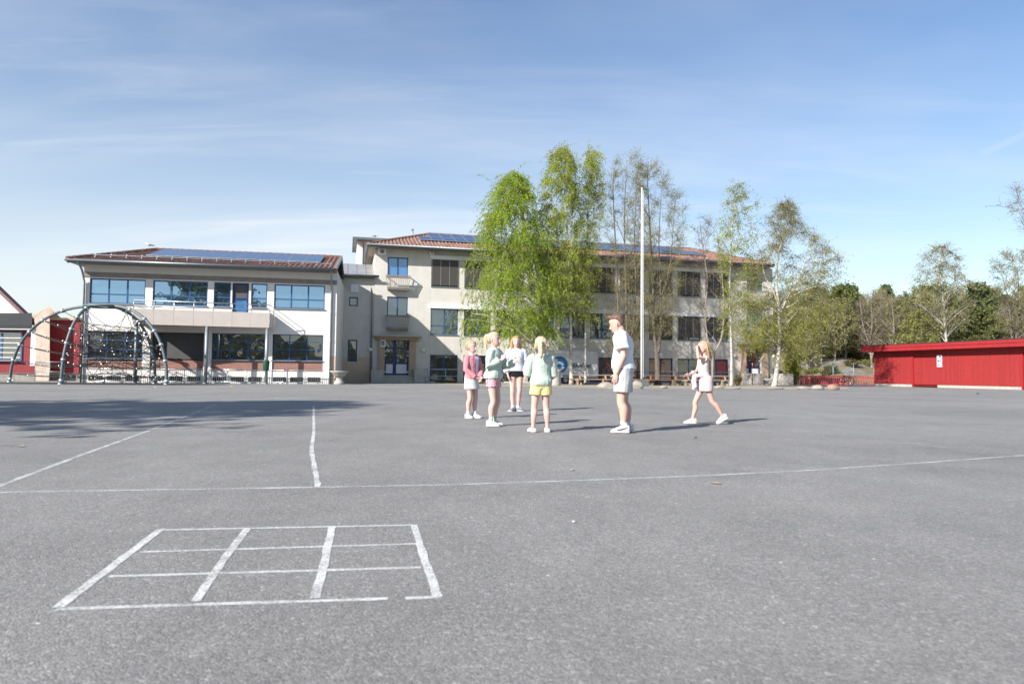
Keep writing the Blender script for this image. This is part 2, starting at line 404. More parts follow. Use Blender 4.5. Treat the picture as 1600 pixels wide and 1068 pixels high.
# ------------------------------------------------------------------ buildings
def wall_holes(mb, s0, s1, z0, z1, holes, rev=.16, m=0, d=0.0):
    """front wall sheet with rectangular openings and their reveals (local x,z at y=d)"""
    xs = sorted({s0, s1, *[h[0] for h in holes], *[h[1] for h in holes]}); zs = sorted({z0, z1, *[h[2] for h in holes], *[h[3] for h in holes]})
    for i in range(len(xs)-1):
        for j in range(len(zs)-1):
            cx, cz = (xs[i]+xs[i+1])/2, (zs[j]+zs[j+1])/2
            if any(h[0] < cx < h[1] and h[2] < cz < h[3] for h in holes): continue
            mb.quad((xs[i],d,zs[j]),(xs[i+1],d,zs[j]),(xs[i+1],d,zs[j+1]),(xs[i],d,zs[j+1]), m)
    for h in holes:
        a, b, c, e = h[:4]; r = h[4] if len(h) > 4 else rev
        mb.quad((a,d,c),(a,d+r,c),(a,d+r,e),(a,d,e), m); mb.quad((b,d+r,c),(b,d,c),(b,d,e),(b,d+r,e), m)
        mb.quad((a,d,e),(a,d+r,e),(b,d+r,e),(b,d,e), m); mb.quad((a,d+r,c),(a,d,c),(b,d,c),(b,d+r,c), m)

def window(parent, x0, x1, z0, z1, y, cols, rows, glass, frame='blue_frame', fw=.075, name='window', sill=True):
    """frame (part) with glass (sub-part); cols / rows are fractions of inner bars"""
    f = MB(); t = .07
    f.box(x0, x0+fw, y, y+t, z0, z1); f.box(x1-fw, x1, y, y+t, z0, z1)
    f.box(x0+fw, x1-fw, y, y+t, z0, z0+fw); f.box(x0+fw, x1-fw, y, y+t, z1-fw, z1)
    for c in cols:
        c = x0+(x1-x0)*c; f.box(c-fw*.6, c+fw*.6, y+.003, y+t-.003, z0+fw, z1-fw)
    for r in rows:
        r = z0+(z1-z0)*r; f.box(x0+fw, x1-fw, y+.006, y+t-.006, r-fw*.5, r+fw*.5)
    w = f.build(name, Mt[frame], parent)
    g = MB(); g.box(x0+.02, x1-.02, y+t*.5, y+t*.5+.012, z0+.02, z1-.02); g.build('pane', Mt[glass], w)
    if sill:
        s = MB(); s.box(x0-.03, x1+.03, y-.2, y-.003, z0-.05, z0-.005); s.build('sill', Mt['pipe'], w)
    return w

def blind_of(w, x0, x1, z0, z1, y):
    b = MB(); b.box(x0+.04, x1-.04, y, y+.03, z0, z1)
    b.build('blind', Mt['blind'], w)
    g = MB()
    for q in (0.0, 1/3., 2/3., 1.0):
        x = x0+.05+(x1-x0-.1)*q; g.box(x-.014, x+.014, y-.012, y-.002, z0-.02, z1)
    g.build('guide_wire', Mt['alu'], w)

def tile_roof(name, mat_, parent, x0, x1, yE, zE, yR, zR, xr0, xr1, cw=.3, back=None, th=.05):
    """front slope with corrugated columns from eave line to ridge/hips, plus hips and back slope"""
    mb = MB(); n = int((x1-x0)/cw); cw = (x1-x0)/n; sub = 4
    P = []
    for i in range(n*sub+1):
        x = x0+cw*i/sub; ph = (i % sub)/sub
        t1 = 1.0
        if x < xr0: t1 = (x-x0)/(xr0-x0)
        elif x > xr1: t1 = (x1-x)/(x1-xr1)
        t1 = max(t1, 0.001)
        bump = .045*math.cos(2*PI*ph)
        nz, ny = .95, -.3
        P.append(((x, yE+ny*bump, zE+nz*bump+.05), (x, yE+(yR-yE)*t1+ny*bump, zE+(zR-zE)*t1+nz*bump+.05)))
    vs = [p for q in P for p in q]
    mb.add(vs, [(2*i, 2*i+2, 2*i+3, 2*i+1) for i in range(len(P)-1)])
    yb = 2*yR-yE
    # underside, hips, back
    mb.quad((x0,yE,zE),(x1,yE,zE),(xr1,yR,zR-.02),(xr0,yR,zR-.02))
    if xr0 > x0+.1: mb.add([(x0,yE,zE+.03),(xr0,yR,zR+.05),(x0,yb,zE+.03)], [(0,1,2)])
    if xr1 < x1-.1: mb.add([(x1,yE,zE+.03),(x1,yb,zE+.03),(xr1,yR,zR+.05)], [(0,1,2)])
    mb.quad((x1,yb,zE),(x0,yb,zE),(xr0,yR,zR+.05),(xr1,yR,zR+.05))
    # ridge and hip caps
    def cap(a, b):
        a, b = Vector(a), Vector(b); k = max(2, int((b-a).length/.4))
        for i in range(k):
            p, q = a.lerp(b, i/k), a.lerp(b, (i+1)/k); mb.tube([p, q], [.13, .105], 6)
    cap((xr0,yR,zR+.06),(xr1,yR,zR+.06))
    if xr0 > x0+.1: cap((x0,yE,zE+.06),(xr0,yR,zR+.06))
    if xr1 < x1-.1: cap((x1,yE,zE+.06),(xr1,yR,zR+.06))
    return mb.build(name, mat_, parent)

def roof_pt(x, t, yE, zE, yR, zR, off=.16): return Vector((x, yE+(yR-yE)*t, zE+(zR-zE)*t+off))

def solar_panels(parent, xs, t0, t1, rows, args, off=.2):
    th = .04
    for i in range(len(xs)-1):
        for r in range(rows):
            ta, tb = t0+(t1-t0)*r/rows+.004, t0+(t1-t0)*(r+1)/rows-.004
            a, b = xs[i]+.012, xs[i+1]-.012
            q = [roof_pt(a, ta, *args, off), roof_pt(b, ta, *args, off), roof_pt(b, tb, *args, off), roof_pt(a, tb, *args, off)]
            fr = MB(); fr.prism(q, (0, 0, -th)); p = fr.build('solar_panel', Mt['alu'], parent)
            g = MB(); e = .03
            qq = [roof_pt(a+e, ta+.006, *args, off+.004), roof_pt(b-e, ta+.006, *args, off+.004), roof_pt(b-e, tb-.006, *args, off+.004), roof_pt(a+e, tb-.006, *args, off+.004)]
            g.quad(*qq); g.build('cells', Mt['solar'], p)

# ---- main three-storey block ------------------------------------------------
MF = Frame(-6.4802, 54.0748, .2369)
mz = dict(U1=9.805, U0=7.6469, M1=5.8944, M0=3.8115, G1=2.2066, G0=.12)
PIT, WW = 2.6793, 2.2166
main = thing('school_building', 'long three storey beige school block with tiled roof behind the trees', 'school building', MF.o, MF.th)
sL, sR = MF.sx(583), MF.sx(1208)
eY = -1.0
eZ = MF.px(700, 387, eY)[1] - .02
holes = []
for i in range(10):
    for a, b in (('U0','U1'),('M0','M1'),('G0','G1')): holes.append((i*PIT, i*PIT+WW, mz[a], mz[b]))
def mpx(x0, y0, x1, y1, d=0):   # pixel rectangle on the wall -> x0,x1,z0,z1
    a, zt = MF.px(x0, y0, d); b, zb = MF.px(x1, y1, d); return a, b, zb, zt
stairU = mpx(606, 401, 637.5, 432); stairM = mpx(605, 463, 637, 494); doorL = mpx(601.5, 531, 638.5, 586)
mir = sL+sR
stairU2 = (mir-stairU[1], mir-stairU[0], *stairU[2:]); stairM2 = (mir-stairM[1], mir-stairM[0], *stairM[2:])
dr0, dr1 = MF.sx(1164), MF.sx(1190.5); doorR = (dr0, dr1, doorL[2], doorL[3])
holes += [stairU, stairM, stairU2, stairM2, (*doorL, .45), (*doorR, .45)]
mb = MB(); wall_holes(mb, sL, sR, 0, eZ+.1, holes, .2)
BD = 12.0
mb.quad((sL,BD,0),(sL,0,0),(sL,0,eZ+.1),(sL,BD,eZ+.1)); mb.quad((sR,0,0),(sR,BD,0),(sR,BD,eZ+.1),(sR,0,eZ+.1)); mb.quad((sR,BD,0),(sL,BD,0),(sL,BD,eZ+.1),(sR,BD,eZ+.1))
mb.build('wall', Mt['render_beige'], main)
# vertical panel joints scored in the render
for i in range(11):
    x = i*PIT-.09 if i == 0 else i*PIT-(PIT-WW)/2
    for a, b in ((mz['U0'], mz['M1']+.42), (mz['M0'], mz['G1'])): mb = MB(); mb.box(x-.009, x+.009, -.004, .02, b+.02, a-.08); mb.build('panel_joint', Mt['concrete'], main)
# roof
yR = eY + (BD/2 - eY)
yR = BD/2
zR = MF.px(672, 366.4, yR)[1]; xr0 = MF.px(672, 366.4, yR)[0]; xr1 = MF.px(1082, 391, yR)[0]
ex0, ex1 = MF.px(576, 381, eY)[0], MF.px(1209, 414, eY)[0]
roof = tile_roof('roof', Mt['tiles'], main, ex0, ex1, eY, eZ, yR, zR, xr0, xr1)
mb = MB(); mb.box(ex0+.02, ex1-.02, eY+.05, BD-eY-.05, eZ-.13, eZ-.01); mb.build('soffit', Mt['soffit'], roof)
mb = MB(); mb.tube([(ex0-.05, eY-.06, eZ-.02), (ex1+.05, eY-.06, eZ-.02)], .085, 8); mb.tube([(ex0-.05, eY-.06, eZ-.02), (ex0-.05, BD+1, eZ-.02)], .085, 8)
mb.box(ex0, ex1, eY-.012, eY+.045, eZ-.2, eZ-.002); mb.box(ex0-.012, ex0+.018, eY+.046, BD+1, eZ-.2, eZ-.002)
mb.build('gutter', Mt['gutter'], main, True)
ra = (eY, eZ, yR, zR)
def m_xs(p0, p1, n, d): a = MF.px(p0, 380, d)[0]; b = MF.px(p1, 395, d)[0]; return [a+(b-a)*i/n for i in range(n+1)]
xs = m_xs(655, 1097, 26, 2.2)
solar_panels(main, xs, .36, .62, 1, ra); solar_panels(main, xs[1:-1], .625, .9, 1, ra)
mb = MB(); x, z = MF.px(644.5, 367, yR); mb.tube([(x, yR, z-.5), (x, yR, z+.45)], .07, 8); mb.tube([(x, yR, z+.45), (x, yR, z+.52)], .12, 8); mb.build('vent_pipe', Mt['pipe'], main, True)
# rear stair tower rising beyond the left hip
d1 = 9.0
tx0, tz1 = MF.px(558, 376, d1); tx1 = MF.px(612, 376, d1)[0]
mb = MB(); mb.box(tx0, tx1, d1, d1+6, 6, tz1); tw = mb.build('tower_wall', Mt['render_white'], main)
mb = MB(); mb.box(tx0-.4, tx1+.3, d1-.7, d1+6.4, tz1+.003, tz1+.22); mb.build('tower_roof', Mt['gutter'], tw)
mb = MB(); mb.tube([(tx0+.55, d1-.08, 6), (tx0+.55, d1-.08, tz1-.3), (tx0+.5, d1-.5, tz1)], .06, 8); mb.build('downpipe', Mt['pipe'], tw, True)
# white blind boxes over both upper rows
for k, top in (('upper', 'U1'), ('lower', 'M1')):
    mb = MB(); xe = 9*PIT+WW+.12; n = 10
    for i in range(n):
        a, b = -.1 if i == 0 else i*PIT-.2315, (i+1)*PIT-.2315 if i < 9 else xe
        mb.box(a+.004, b-.004, -.16, -.003, mz[top]+.0, mz[top]+.33)
    mb.build('blind_box', Mt['band_white'], main)
for i in range(10):
    x0, x1 = i*PIT, i*PIT+WW
    w = window(main, x0, x1, mz['U0'], mz['U1'], .12, (.5,), (.33,), 'glass_dark')
    blind_of(w, x0, x1, mz['U0']+random.choice([.12, .1, .16]), mz['U1']-.01, -.04)
    w = window(main, x0, x1, mz['M0'], mz['M1'], .12, (.5,), (.34,), 'glass_mid' if i < 7 else 'glass_dark')
    if i >= 6: blind_of(w, x0, x1, mz['M0']+.27, mz['M1']-.01, -.04)
    window(main, x0, x1, mz['G0'], mz['G1'], .12, (.5,), (.42,), {5: 'glass_red', 6: 'glass_red', 7: 'glass_red'}.get(i, 'glass_dark'), fw=.09, sill=False)
def balconette(x0, x1, ztop):
    """basket balcony: slab, flared bars, top rail"""
    a, b = x0-.12, x1+.12; zb = ztop-1.0; dep = .62
    m = MB(); m.prism([(a+.12,-.003,zb-.1),(b-.12,-.003,zb-.1),(b-.12,-dep+.14,zb-.1),(a+.12,-dep+.14,zb-.1)], (0,0,.1)); m.box(a+.1,b-.1,-dep+.1,-.004,zb+.003,zb+.12)
    s = m.build('balconette', Mt['concrete_dark'], main)
    r = MB(); r.bar((a,-dep,ztop),(b,-dep,ztop),.06,.06); r.bar((a,-dep,ztop),(a,-.01,ztop),.055,.055); r.bar((b,-dep,ztop),(b,-.01,ztop),.055,.055)
    r.build('top_rail', Mt['concrete_dark'], s)
    n = 12; g = MB()
    for i in range(n+1):
        q = i/n; g.bar((a+.13+(b-a-.26)*q, -dep+.14, zb+.1), (a+.01+(b-a-.02)*q, -dep, ztop-.03), .05, .035)
    for xx, xb in ((a, a+.13), (b, b-.13)):
        for q in (.35, .7): g.bar((xb, (-dep+.14)*q, zb+.1), (xx, -dep*q, ztop-.03), .045, .035)
    g.build('baluster', Mt['concrete'], s)
for (h, cu) in ((stairU, 'curtain_blue'), (stairM, 'glass_mid'), (stairU2, 'glass_mid'), (stairM2, 'glass_mid')):
    window(main, *h, .10, (.5,), (), cu, fw=.085); balconette(h[0], h[1], h[2]-.03)
def entrance(dx0, dx1, z0, z1, frames):
    pw = .5
    for a in (dx0-pw, dx1+.0):
        m = MB()
        for k in range(6): 
            zz = z0+(z1-z0)*k/6; m.box(a+.003, a+pw-.003, -.22, -.002, zz+.006 if k else zz, zz+(z1-z0)/6-(.006 if k < 5 else 0)); m.box(a+.012, a+pw-.012, -.21, -.003, zz-.02, zz+.02)
        pl = m.build('door_surround', Mt['travertine'], main)
    m = MB(); m.box(dx0-pw-.15, dx1+pw+.15, -.42, -.002, z1+.01, z1+.24); m.build('lintel', Mt['travertine'], pl)
    m = MB(); m.box(dx0-pw-.4, dx1+pw+.4, -.85, -.003, z1+.245, z1+.36); m.build('canopy', Mt['concrete'], pl)
    f = MB(); y = .34; mid = dx0+(dx1-dx0)*.42; zt = z1-.62
    for a, b in ((dx0,dx0+.13),(dx1-.13,dx1),(mid-.13,mid+.13)): f.box(a,b,y,y+.07,z0,z1)
    f.box(dx0+.13,mid-.13,y,y+.07,zt-.06,zt+.06); f.box(mid+.13,dx1-.13,y,y+.07,zt-.06,zt+.06)
    for zz in (z0+.08, z0+.95): f.box(dx0+.13,mid-.13,y+.004,y+.066,zz-.08,zz+.05); f.box(mid+.13,dx1-.13,y+.004,y+.066,zz-.08,zz+.05)
    d = f.build('door', Mt['blue_door'], main)
    g = MB(); g.box(dx0+.02,dx1-.02,y+.03,y+.04,z0+.02,z1-.02); g.build('pane', Mt['glass_dark'], d)
    g = MB()
    for a, b in ((dx0+.14,mid-.14),(mid+.14,dx1-.14)): g.box(a,b,y+.012,y+.026,z0+.14,z0+.86)
    g.build('kick_panel', Mt['white_panel'], d)
    for sx, xx in ((1,dx0+.1),(-1,dx1-.1)):
        for zz in (z0+.25,z0+1.55,z0+1.85): g = MB(); g.prism([(xx-.1*sx,y-.012,zz-.1),(xx+.08*sx,y-.012,zz),(xx-.1*sx,y-.012,zz+.1)], (0,.008,0)); g.build('corner_reflector', Mt['white_panel'], d)
    g = MB(); g.tube([(mid+.2,y-.02,z0+.95),(mid+.2,y-.07,z0+1.0),(mid+.2,y-.07,z0+1.3),(mid+.2,y-.02,z0+1.35)], .02, 6); g.build('handle', Mt['steel'], d, True)
    for xx in (dx0-1.1, dx1+1.1):
        g = MB(); g.ball((xx,-.12,z0+(z1-z0)*.72), (.17,.11,.17), 14, 8); g.build('wall_lamp', Mt['lamp'], main, True)
    n = 4; st = MB(); a, b = frames
    for k in range(n): st.box(a, b, -1.9+.36*k, -.003 if k == n-1 else -1.9+.36*(k+1)+.05, 0.0 if k == 0 else z0*k/n+.001, z0*(k+1)/n - (0 if k < n-1 else .004))
    so = st.build('stairs', Mt['concrete'], main)
    for c0, c1 in ((a-.9, a-.003), (b+.003, b+1.0)):
        m = MB(); m.box(c0, c1, -2.1, -.24, 0, z0+.42); m.build('stair_cheek', Mt['concrete'], so)
entrance(*doorL, (MF.sx(599,-1.5), MF.sx(647,-1.5)))
entrance(*doorR, (MF.sx(1186,-1.5), MF.sx(1217,-1.5)))
def text_mesh(body, size, mat_, name, parent, loc, rot, bold=0.0, ext=.006):
    cu = bpy.data.curves.new(name, 'FONT'); cu.body = body; cu.size = size; cu.extrude = ext; cu.offset = bold
    to = bpy.data.objects.new(name, cu); C.objects.link(to)
    bpy.context.view_layer.update()
    me = bpy.data.meshes.new_from_object(to.evaluated_get(bpy.context.evaluated_depsgraph_get()))
    bpy.data.objects.remove(to); me.name = name; me.materials.clear(); me.materials.append(mat_)
    o = bpy.data.objects.new(name, me); C.objects.link(o); o.parent = parent; o.location = loc; o.rotation_euler = rot; return o
x, z = MF.px(598.8, 535, -.24)
m = MB(); m.box(x-.2, x+.2, -.25, -.225, z-.32, z+.22); ds = m.build('door_sign', Mt['white_panel'], main)
text_mesh('B', .45, Mt['logo_text'], 'sign_letter', ds, (x-.15, -.258, z-.2), (PI/2, 0, 0), .008)
# air-conditioning boxes under the eave
for p, q in (((591, 388), (603, 398)), ((671.5, 393.3), (678, 398))):
    a, b, c, e = mpx(*p, *q, -.2); m = MB(); m.box(a, b, -.35, -.003, c, e); u = m.build('ventilation_box', Mt['band_white'], main)
    m = MB(); m.tube([((a+b)/2,-.353,(c+e)/2),((a+b)/2,-.365,(c+e)/2)], (e-c)*.36, 14); m.build('fan_grille', Mt['concrete_dark'], u)
m = MB()
for px_ in (579.6,):
    x = MF.sx(px_, -.14); m.tube([(x,-.14,0),(x,-.14,6.9),(x-.1,-.5,7.3)], .065, 8)
m.build('downpipe', Mt['pipe'], main, True)

# ---- link between the wing and the block ---------------------------------
link = thing('link_building', 'narrow two storey link with clock and small windows beside block', 'building', MF.o, MF.th)
k0, k1 = sL-5.6, sL-.02
kz = MF.px(550, 431, 0)[1]
w1 = mpx(545.5, 463.5, 559, 478); w2 = mpx(543.5, 530.5, 557.5, 565)
mb = MB(); wall_holes(mb, k0, k1, 0, kz, [w1, w2], .18, 0, .06)
mb.build('wall', Mt['render_beige'], link)
pz = MF.px(550, 557.5, 0)[1]
mb = MB(); hx = (w2[0]-.003, w2[1]+.003)
mb.box(k0, hx[0], .04, .0595, 0, pz); mb.box(hx[1], k1, .04, .0595, 0, pz); mb.box(hx[0], hx[1], .04, .0595, 0, w2[2]-.06)
mb.build('plinth', Mt['peach'], link)
window(link, *w1, .16, (), (), 'glass_dark', fw=.09, sill=False); window(link, *w2, .16, (), (), 'glass_dark', fw=.09, sill=False)
rz1 = MF.px(550, 413, 4)[1]
mb = MB(); n = 8
for i in range(n):
    a, b = k0+(k1+.05-k0)*i/n, k0+(k1+.05-k0)*(i+1)/n
    mb.prism([(a+.01,-.35,kz+.02),(b-.01,-.35,kz+.02),(b-.01,4,rz1),(a+.01,4,rz1)], (0,0,.05)); mb.prism([(a-.015,-.35,kz+.07),(a+.015,-.35,kz+.07),(a+.015,4,rz1+.05),(a-.015,4,rz1+.05)], (0,0,.04))
mb.build('roof', Mt['sheet_roof'], link)
mb = MB(); mb.tube([(k0,-.42,kz+.0),(k1+.35,-.42,kz+.0)], .085, 8); mb.box(k0,k1,-.36,.055,kz-.14,kz-.002); mb.build('gutter', Mt['gutter'], link, True)
cx, cz = MF.px(554.3, 450, 0)
mb = MB(); mb.box(cx-.3, cx+.3, -.06, .058, cz-.3, cz+.3); ck = mb.build('clock', Mt['white'], link)
mb = MB()
for k in range(12):
    a = k*PI/6; mb.bar((cx+.2*math.cos(a),-.064,cz+.2*math.sin(a)),(cx+.24*math.cos(a),-.064,cz+.24*math.sin(a)),.02,.006)
mb.bar((cx,-.066,cz),(cx+.1,-.066,cz-.08),.02,.006); mb.bar((cx,-.067,cz),(cx-.02,-.067,cz-.19),.016,.006); mb.build('clock_hands', Mt['concrete_dark'], ck)

# ---- white two-storey wing -------------------------------------------------
LF = Frame(-25.6933, 41.0497, .1934)
def lpx(x0, y0, x1, y1, d=0):
    a, zt = LF.px(x0, y0, d); b, zb = LF.px(x1, y1, d); return a, b, zb, zt
wing = thing('school_wing', 'white two storey school wing with long balcony and solar panels', 'school building', LF.o, LF.th)
l0, l1 = LF.sx(126), LF.sx(524.3)
lU1, lU0, lG1 = 6.3107, 4.7905, 3.1301
leY = -1.1; leZ = LF.px(310, 412.5, leY)[1]
X = lambda p: LF.sx(p)
ups = [(X(135.7), X(223.5)), (X(235.1), X(321.3)), (X(331), X(357.6)), (X(389.6), X(414.9)), (X(425.9), X(505.5))]
dz = lU0-1.05
dW = (X(360), X(386))
b1 = LF.px(330, 561.5)[1]; b0 = LF.px(330, 579)[1]
lows = [(X(135.7), X(222)), (X(233), X(318)), (X(330), X(413)), (X(424), X(504.5))]
holes = [(a, b, lU0, lU1) for a, b in ups] + [(dW[0], dW[1], dz, lU1)] + [(a, b, b0, lG1, .5 if i == 1 else .22) for i, (a, b) in enumerate(lows)]
vents = []
for i, (a, b) in enumerate(lows):
    n = 3; st = (b-a)/n
    for k in range(n): vents.append((a+st*k+.12, a+st*(k+1)-.12, .12, .42))
holes += [(*v, .12) for v in vents]
mb = MB(); wall_holes(mb, l0, l1, 0, leZ+.08, holes, .2)
LB = 10.5
mb.quad((l0,LB,0),(l0,0,0),(l0,0,leZ+.08),(l0,LB,leZ+.08)); mb.quad((l1,0,0),(l1,LB,0),(l1,LB,leZ+.08),(l1,0,leZ+.08)); mb.quad((l1,LB,0),(l0,LB,0),(l0,LB,leZ+.08),(l1,LB,leZ+.08))
mb.build('wall', Mt['render_white'], wing)
# concrete frieze blocks below the eave, dark strip under it paints in the eave's shadow
fz1, fz0 = leZ-.12, LF.px(310, 422, 0)[1]
mb = MB(); n = 22
for i in range(n):
    a, b = l0+(l1-l0)*i/n, l0+(l1-l0)*(i+1)/n; mb.box(a+.008, b-.008, -.05, -.003, fz0+.3, fz1)
mb.build('frieze_block', Mt['concrete'], wing)
mb = MB(); mb.box(l0, l1, -.06, -.0035, lU1+.07, lU1+.36); mb.build('eave_shade_strip', Mt['concrete_dark'], wing)
for i, (a, b) in enumerate(ups):
    window(wing, a, b, lU0, lU1, .1, (1/3., 2/3.) if b-a > 2 else (), (.38,), 'glass_sky', fw=.07)
f = MB(); a, b = dW
for p, q in ((a, a+.12), (b-.12, b)): f.box(p, q, .1, .17, dz, lU1)
for z0_, z1_ in ((dz, dz+.15), (lU0+.45, lU0+.57), (lU1-.12, lU1)): f.box(a+.12, b-.12, .1, .17, z0_, z1_)
d = f.build('balcony_door', Mt['blue_door'], wing)
g = MB(); g.box(a+.1, b-.1, .13, .14, lU0+.5, lU1-.1); g.build('pane', Mt['loggia'], d)
g = MB(); g.box(a+.1, b-.1, .13, .142, dz+.05, lU0+.5); g.build('lower_panel', Mt['curtain_blue'], d)
g = MB(); g.tube([(b-.07,.08,lU0-.05),(b-.07,.04,lU0),(b-.2,.04,lU0)], .018, 6); g.build('handle', Mt['steel'], d)
window(wing, lows[0][0], lows[0][1], b1, lG1, .12, (1/3., 2/3.), (.33, .66), 'glass_dark', fw=.07)
window(wing, lows[2][0], lows[2][1], b1, lG1, .12, (.1, .34, .68), (.36, .7), 'glass_dark', fw=.06)
window(wing, lows[3][0], lows[3][1], b1, lG1, .12, (.34, .68), (.42, .72), 'glass_dark', fw=.045)
g = MB(); a, b = lows[1]; g.box(a-.05, b+.05, .5, .55, b1, lG1+.02); g.box(a, b, -.02, .06, b1-.002, b1+.05); g.build('recessed_panel', Mt['loggia'], wing)
for i, (a, b) in enumerate(lows):
    g = MB(); g.box(a+.003, b-.003, .03, .3, b0+.002, b1-.06); g.build('brick_panel', Mt['brick'], wing)
for v in vents: g = MB(); g.box(v[0]+.003, v[1]-.003, .09, .1, v[2]+.003, v[3]-.003); g.build('cellar_vent', Mt['black'], wing)
g = MB(); g.box(X(516.5), l1-.003, -.012, -.002, 0, LF.px(520, 556)[1]); g.build('plinth', Mt['peach'], wing)
# roof: hip on the left, verge on the right
lyR = LB/2; lr0, lzR = LF.px(243, 391, lyR); lex0, lex1 = LF.px(104.5, 405, leY)[0], l1-.1
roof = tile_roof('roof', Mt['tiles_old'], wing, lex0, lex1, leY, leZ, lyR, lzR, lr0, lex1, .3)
g = MB(); g.box(lex0+.02, lex1, leY+.05, LB-leY-.05, leZ-.1, leZ-.01); g.build('soffit', Mt['concrete_dark'], roof)
g = MB(); g.prism([(lex1+.003,leY,leZ-.1),(lex1+.003,lyR,lzR-.1),(lex1+.003,lyR,lzR+.16),(lex1+.003,leY,leZ+.16)], (.12,0,0)); g.prism([(lex1+.003,lyR+.003,lzR-.1),(lex1+.003,LB-leY,leZ-.1),(lex1+.003,LB-leY,leZ+.16),(lex1+.003,lyR+.003,lzR+.16)], (.12,0,0)); g.build('verge_board', Mt['pipe'], roof)
g = MB(); g.tube([(lex0-.05,leY-.06,leZ-.03),(lex1+.12,leY-.06,leZ-.03)], .08, 8); g.box(lex0,lex1,leY-.012,leY+.045,leZ-.2,leZ-.003); g.tube([(lex0-.05,leY-.06,leZ-.03),(lex0-.05,LB+1,leZ-.03)], .08, 8); g.build('gutter', Mt['gutter'], wing, True)
la = (leY, leZ, lyR, lzR)
p0 = LF.px(229, 400, 1.0)[0]; p1 = LF.px(501, 412, 1.0)[0]
solar_panels(wing, [p0+(p1-p0)*i/10 for i in range(11)], .30, .9, 1, la)
g = MB()
for i in range(17):   # snow-guard brackets along the eave
    x = lex0+1.2+(lex1-lex0-1.5)*i/16; p = roof_pt(x, .12, *la, .1); g.bar(p, p+Vector((0,.12,.24)), .05, .03)
p, q = roof_pt(lex0+1.1, .12, *la, .24), roof_pt(lex1-.2, .12, *la, .24); g.tube([p, q], .022, 6); g.build('snow_guard', Mt['steel'], roof)
# downpipes
for pp, s_ in ((127.5, 1), (516, -1)):
    x = LF.sx(pp, -.1); g = MB(); g.tube([(x,-.1,0),(x,-.1,leZ-1.2),(x-.0,-.55,leZ-.5),(x,leY-.02,leZ-.12)], .06, 8)
    for zz in (1, 2.8, 4.6): g.tube([(x,-.1,zz),(x,-.1,zz+.06)], .075, 8)
    g.build('downpipe', Mt['pipe'], wing, True)
# balcony
ba, bz1 = LF.px(210.5, 480.5, -2.0); bb, bz1b = LF.px(421.2, 490.5, -1.35); bz0 = LF.px(421.2, 510.4, -1.35)[1]
bz1 = (bz1+bz1b)/2; yl, yr = -2.15, -1.3
bt = bz0+.02
g = MB(); g.prism([(ba,yl,bz0),(bb,yr,bz0),(bb,-.003,bz0),(ba,-.003,bz0)], (0,0,.2)); bal = g.build('balcony', Mt['concrete'], wing)
g = MB(); n = 7
for i in range(n):
    q0, q1 = i/n, (i+1)/n; xa, xb = ba+(bb-ba)*q0+.006, ba+(bb-ba)*q1-.006; ya, yb_ = yl+(yr-yl)*q0, yl+(yr-yl)*q1
    g.prism([(xa,ya-.05,bz0-.06),(xb,yb_-.05,bz0-.06),(xb,yb_-.003,bz0-.06),(xa,ya-.003,bz0-.06)], (0,0,bz1-bz0+.06))
g.box(bb+.003, bb+.05, yr, -.06, bz0-.06, bz1); g.box(ba-.05, ba-.003, yl, -.06, bz0-.06, bz1)
g.build('fascia_panel', Mt['fascia_beige'], bal)
g = MB(); rt = LF.px(316, 472.5, -1.75)[1]
for i in range(n+1):
    q = i/n; p = Vector((ba+(bb-ba)*q, yl+(yr-yl)*q-.02, bz1)); g.tube([p, (p.x,p.y,rt)], .026, 6)
for zz in (rt, bz1+(rt-bz1)*.35): g.tube([(ba,-.1,zz),(ba,yl-.02,zz),(bb,yr-.02,zz),(bb,-.1,zz)], .026, 6)
g.build('railing', Mt['steel'], bal, True)
for pp, yy in ((212, -2.0), (322, -1.65), (416.5, -1.25)):
    x = LF.sx(pp, yy); g = MB(); g.tube([(x,yy,0),(x,yy,bz0-.003)], .1, 14); g.tube([(x,yy,0),(x,yy,.06)], .16, 14); g.build('column', Mt['pipe'], bal, True)
for a, b in ((X(224.5), X(232)), (X(321.6), X(329.6))):
    pass
# pale pilasters between bays stand 4 cm proud
for a, b in ((223.8, 234.8), (321.7, 330.6), (415.3, 425.6)): g = MB(); g.box(X(a)+.01, X(b)-.01, -.04, -.002, 0, bz0 if a < 400 else lU0-.1); g.build('pilaster', Mt['render_white'], wing)
# ------------------------------------------------------------------ ground and markings
g = MB(); S = 1500
g.quad((-S,-S,0),(S,-S,0),(S,S,0),(-S,S,0)); tag(g.build('ground', Mt['asphalt']), kind='structure')
def gsheet(name, pts, z, mat_):
    m = MB(); m.add([(p[0], p[1], z) for p in pts], [tuple(range(len(pts)))]); return tag(m.build(name, mat_), kind='structure')
gv = [MF.w(MF.sx(664,-2.2), -.05), MF.w(MF.sx(664,-2.2), -4.8), G(760,603.2), G(850,604.3), G(940,606.0), G(1040,606.3), G(1150,607.3), G(1240,608.2), G(1312,608.4), G(1330,605.6), MF.w(sR+9, 3), MF.w(sR, -.05)]
dense = []
for i in range(len(gv)):
    a, b = Vector(gv[i]), Vector(gv[(i+1) % len(gv)]); k = max(1, int((b-a).length/.7)) if 1 <= i <= 8 else 1
    for j in range(k):
        p = a.lerp(b, j/k); dense.append((p.x, p.y+(random.uniform(-.25,.25) if k > 1 else 0)))
gsheet('gravel_verge', dense, .004, Mt['gravel'])
g0 = [MF.w(MF.sx(668,-.3), -.06), MF.w(MF.sx(668,-1.8), -1.6), MF.w(9.2, -1.7), MF.w(9.2, -.06)]
gsheet('grass_strip', [(p.x, p.y) for p in g0], .008, Mt['grass'])
pc = Vector((-23.2, 38.3)); pad = []
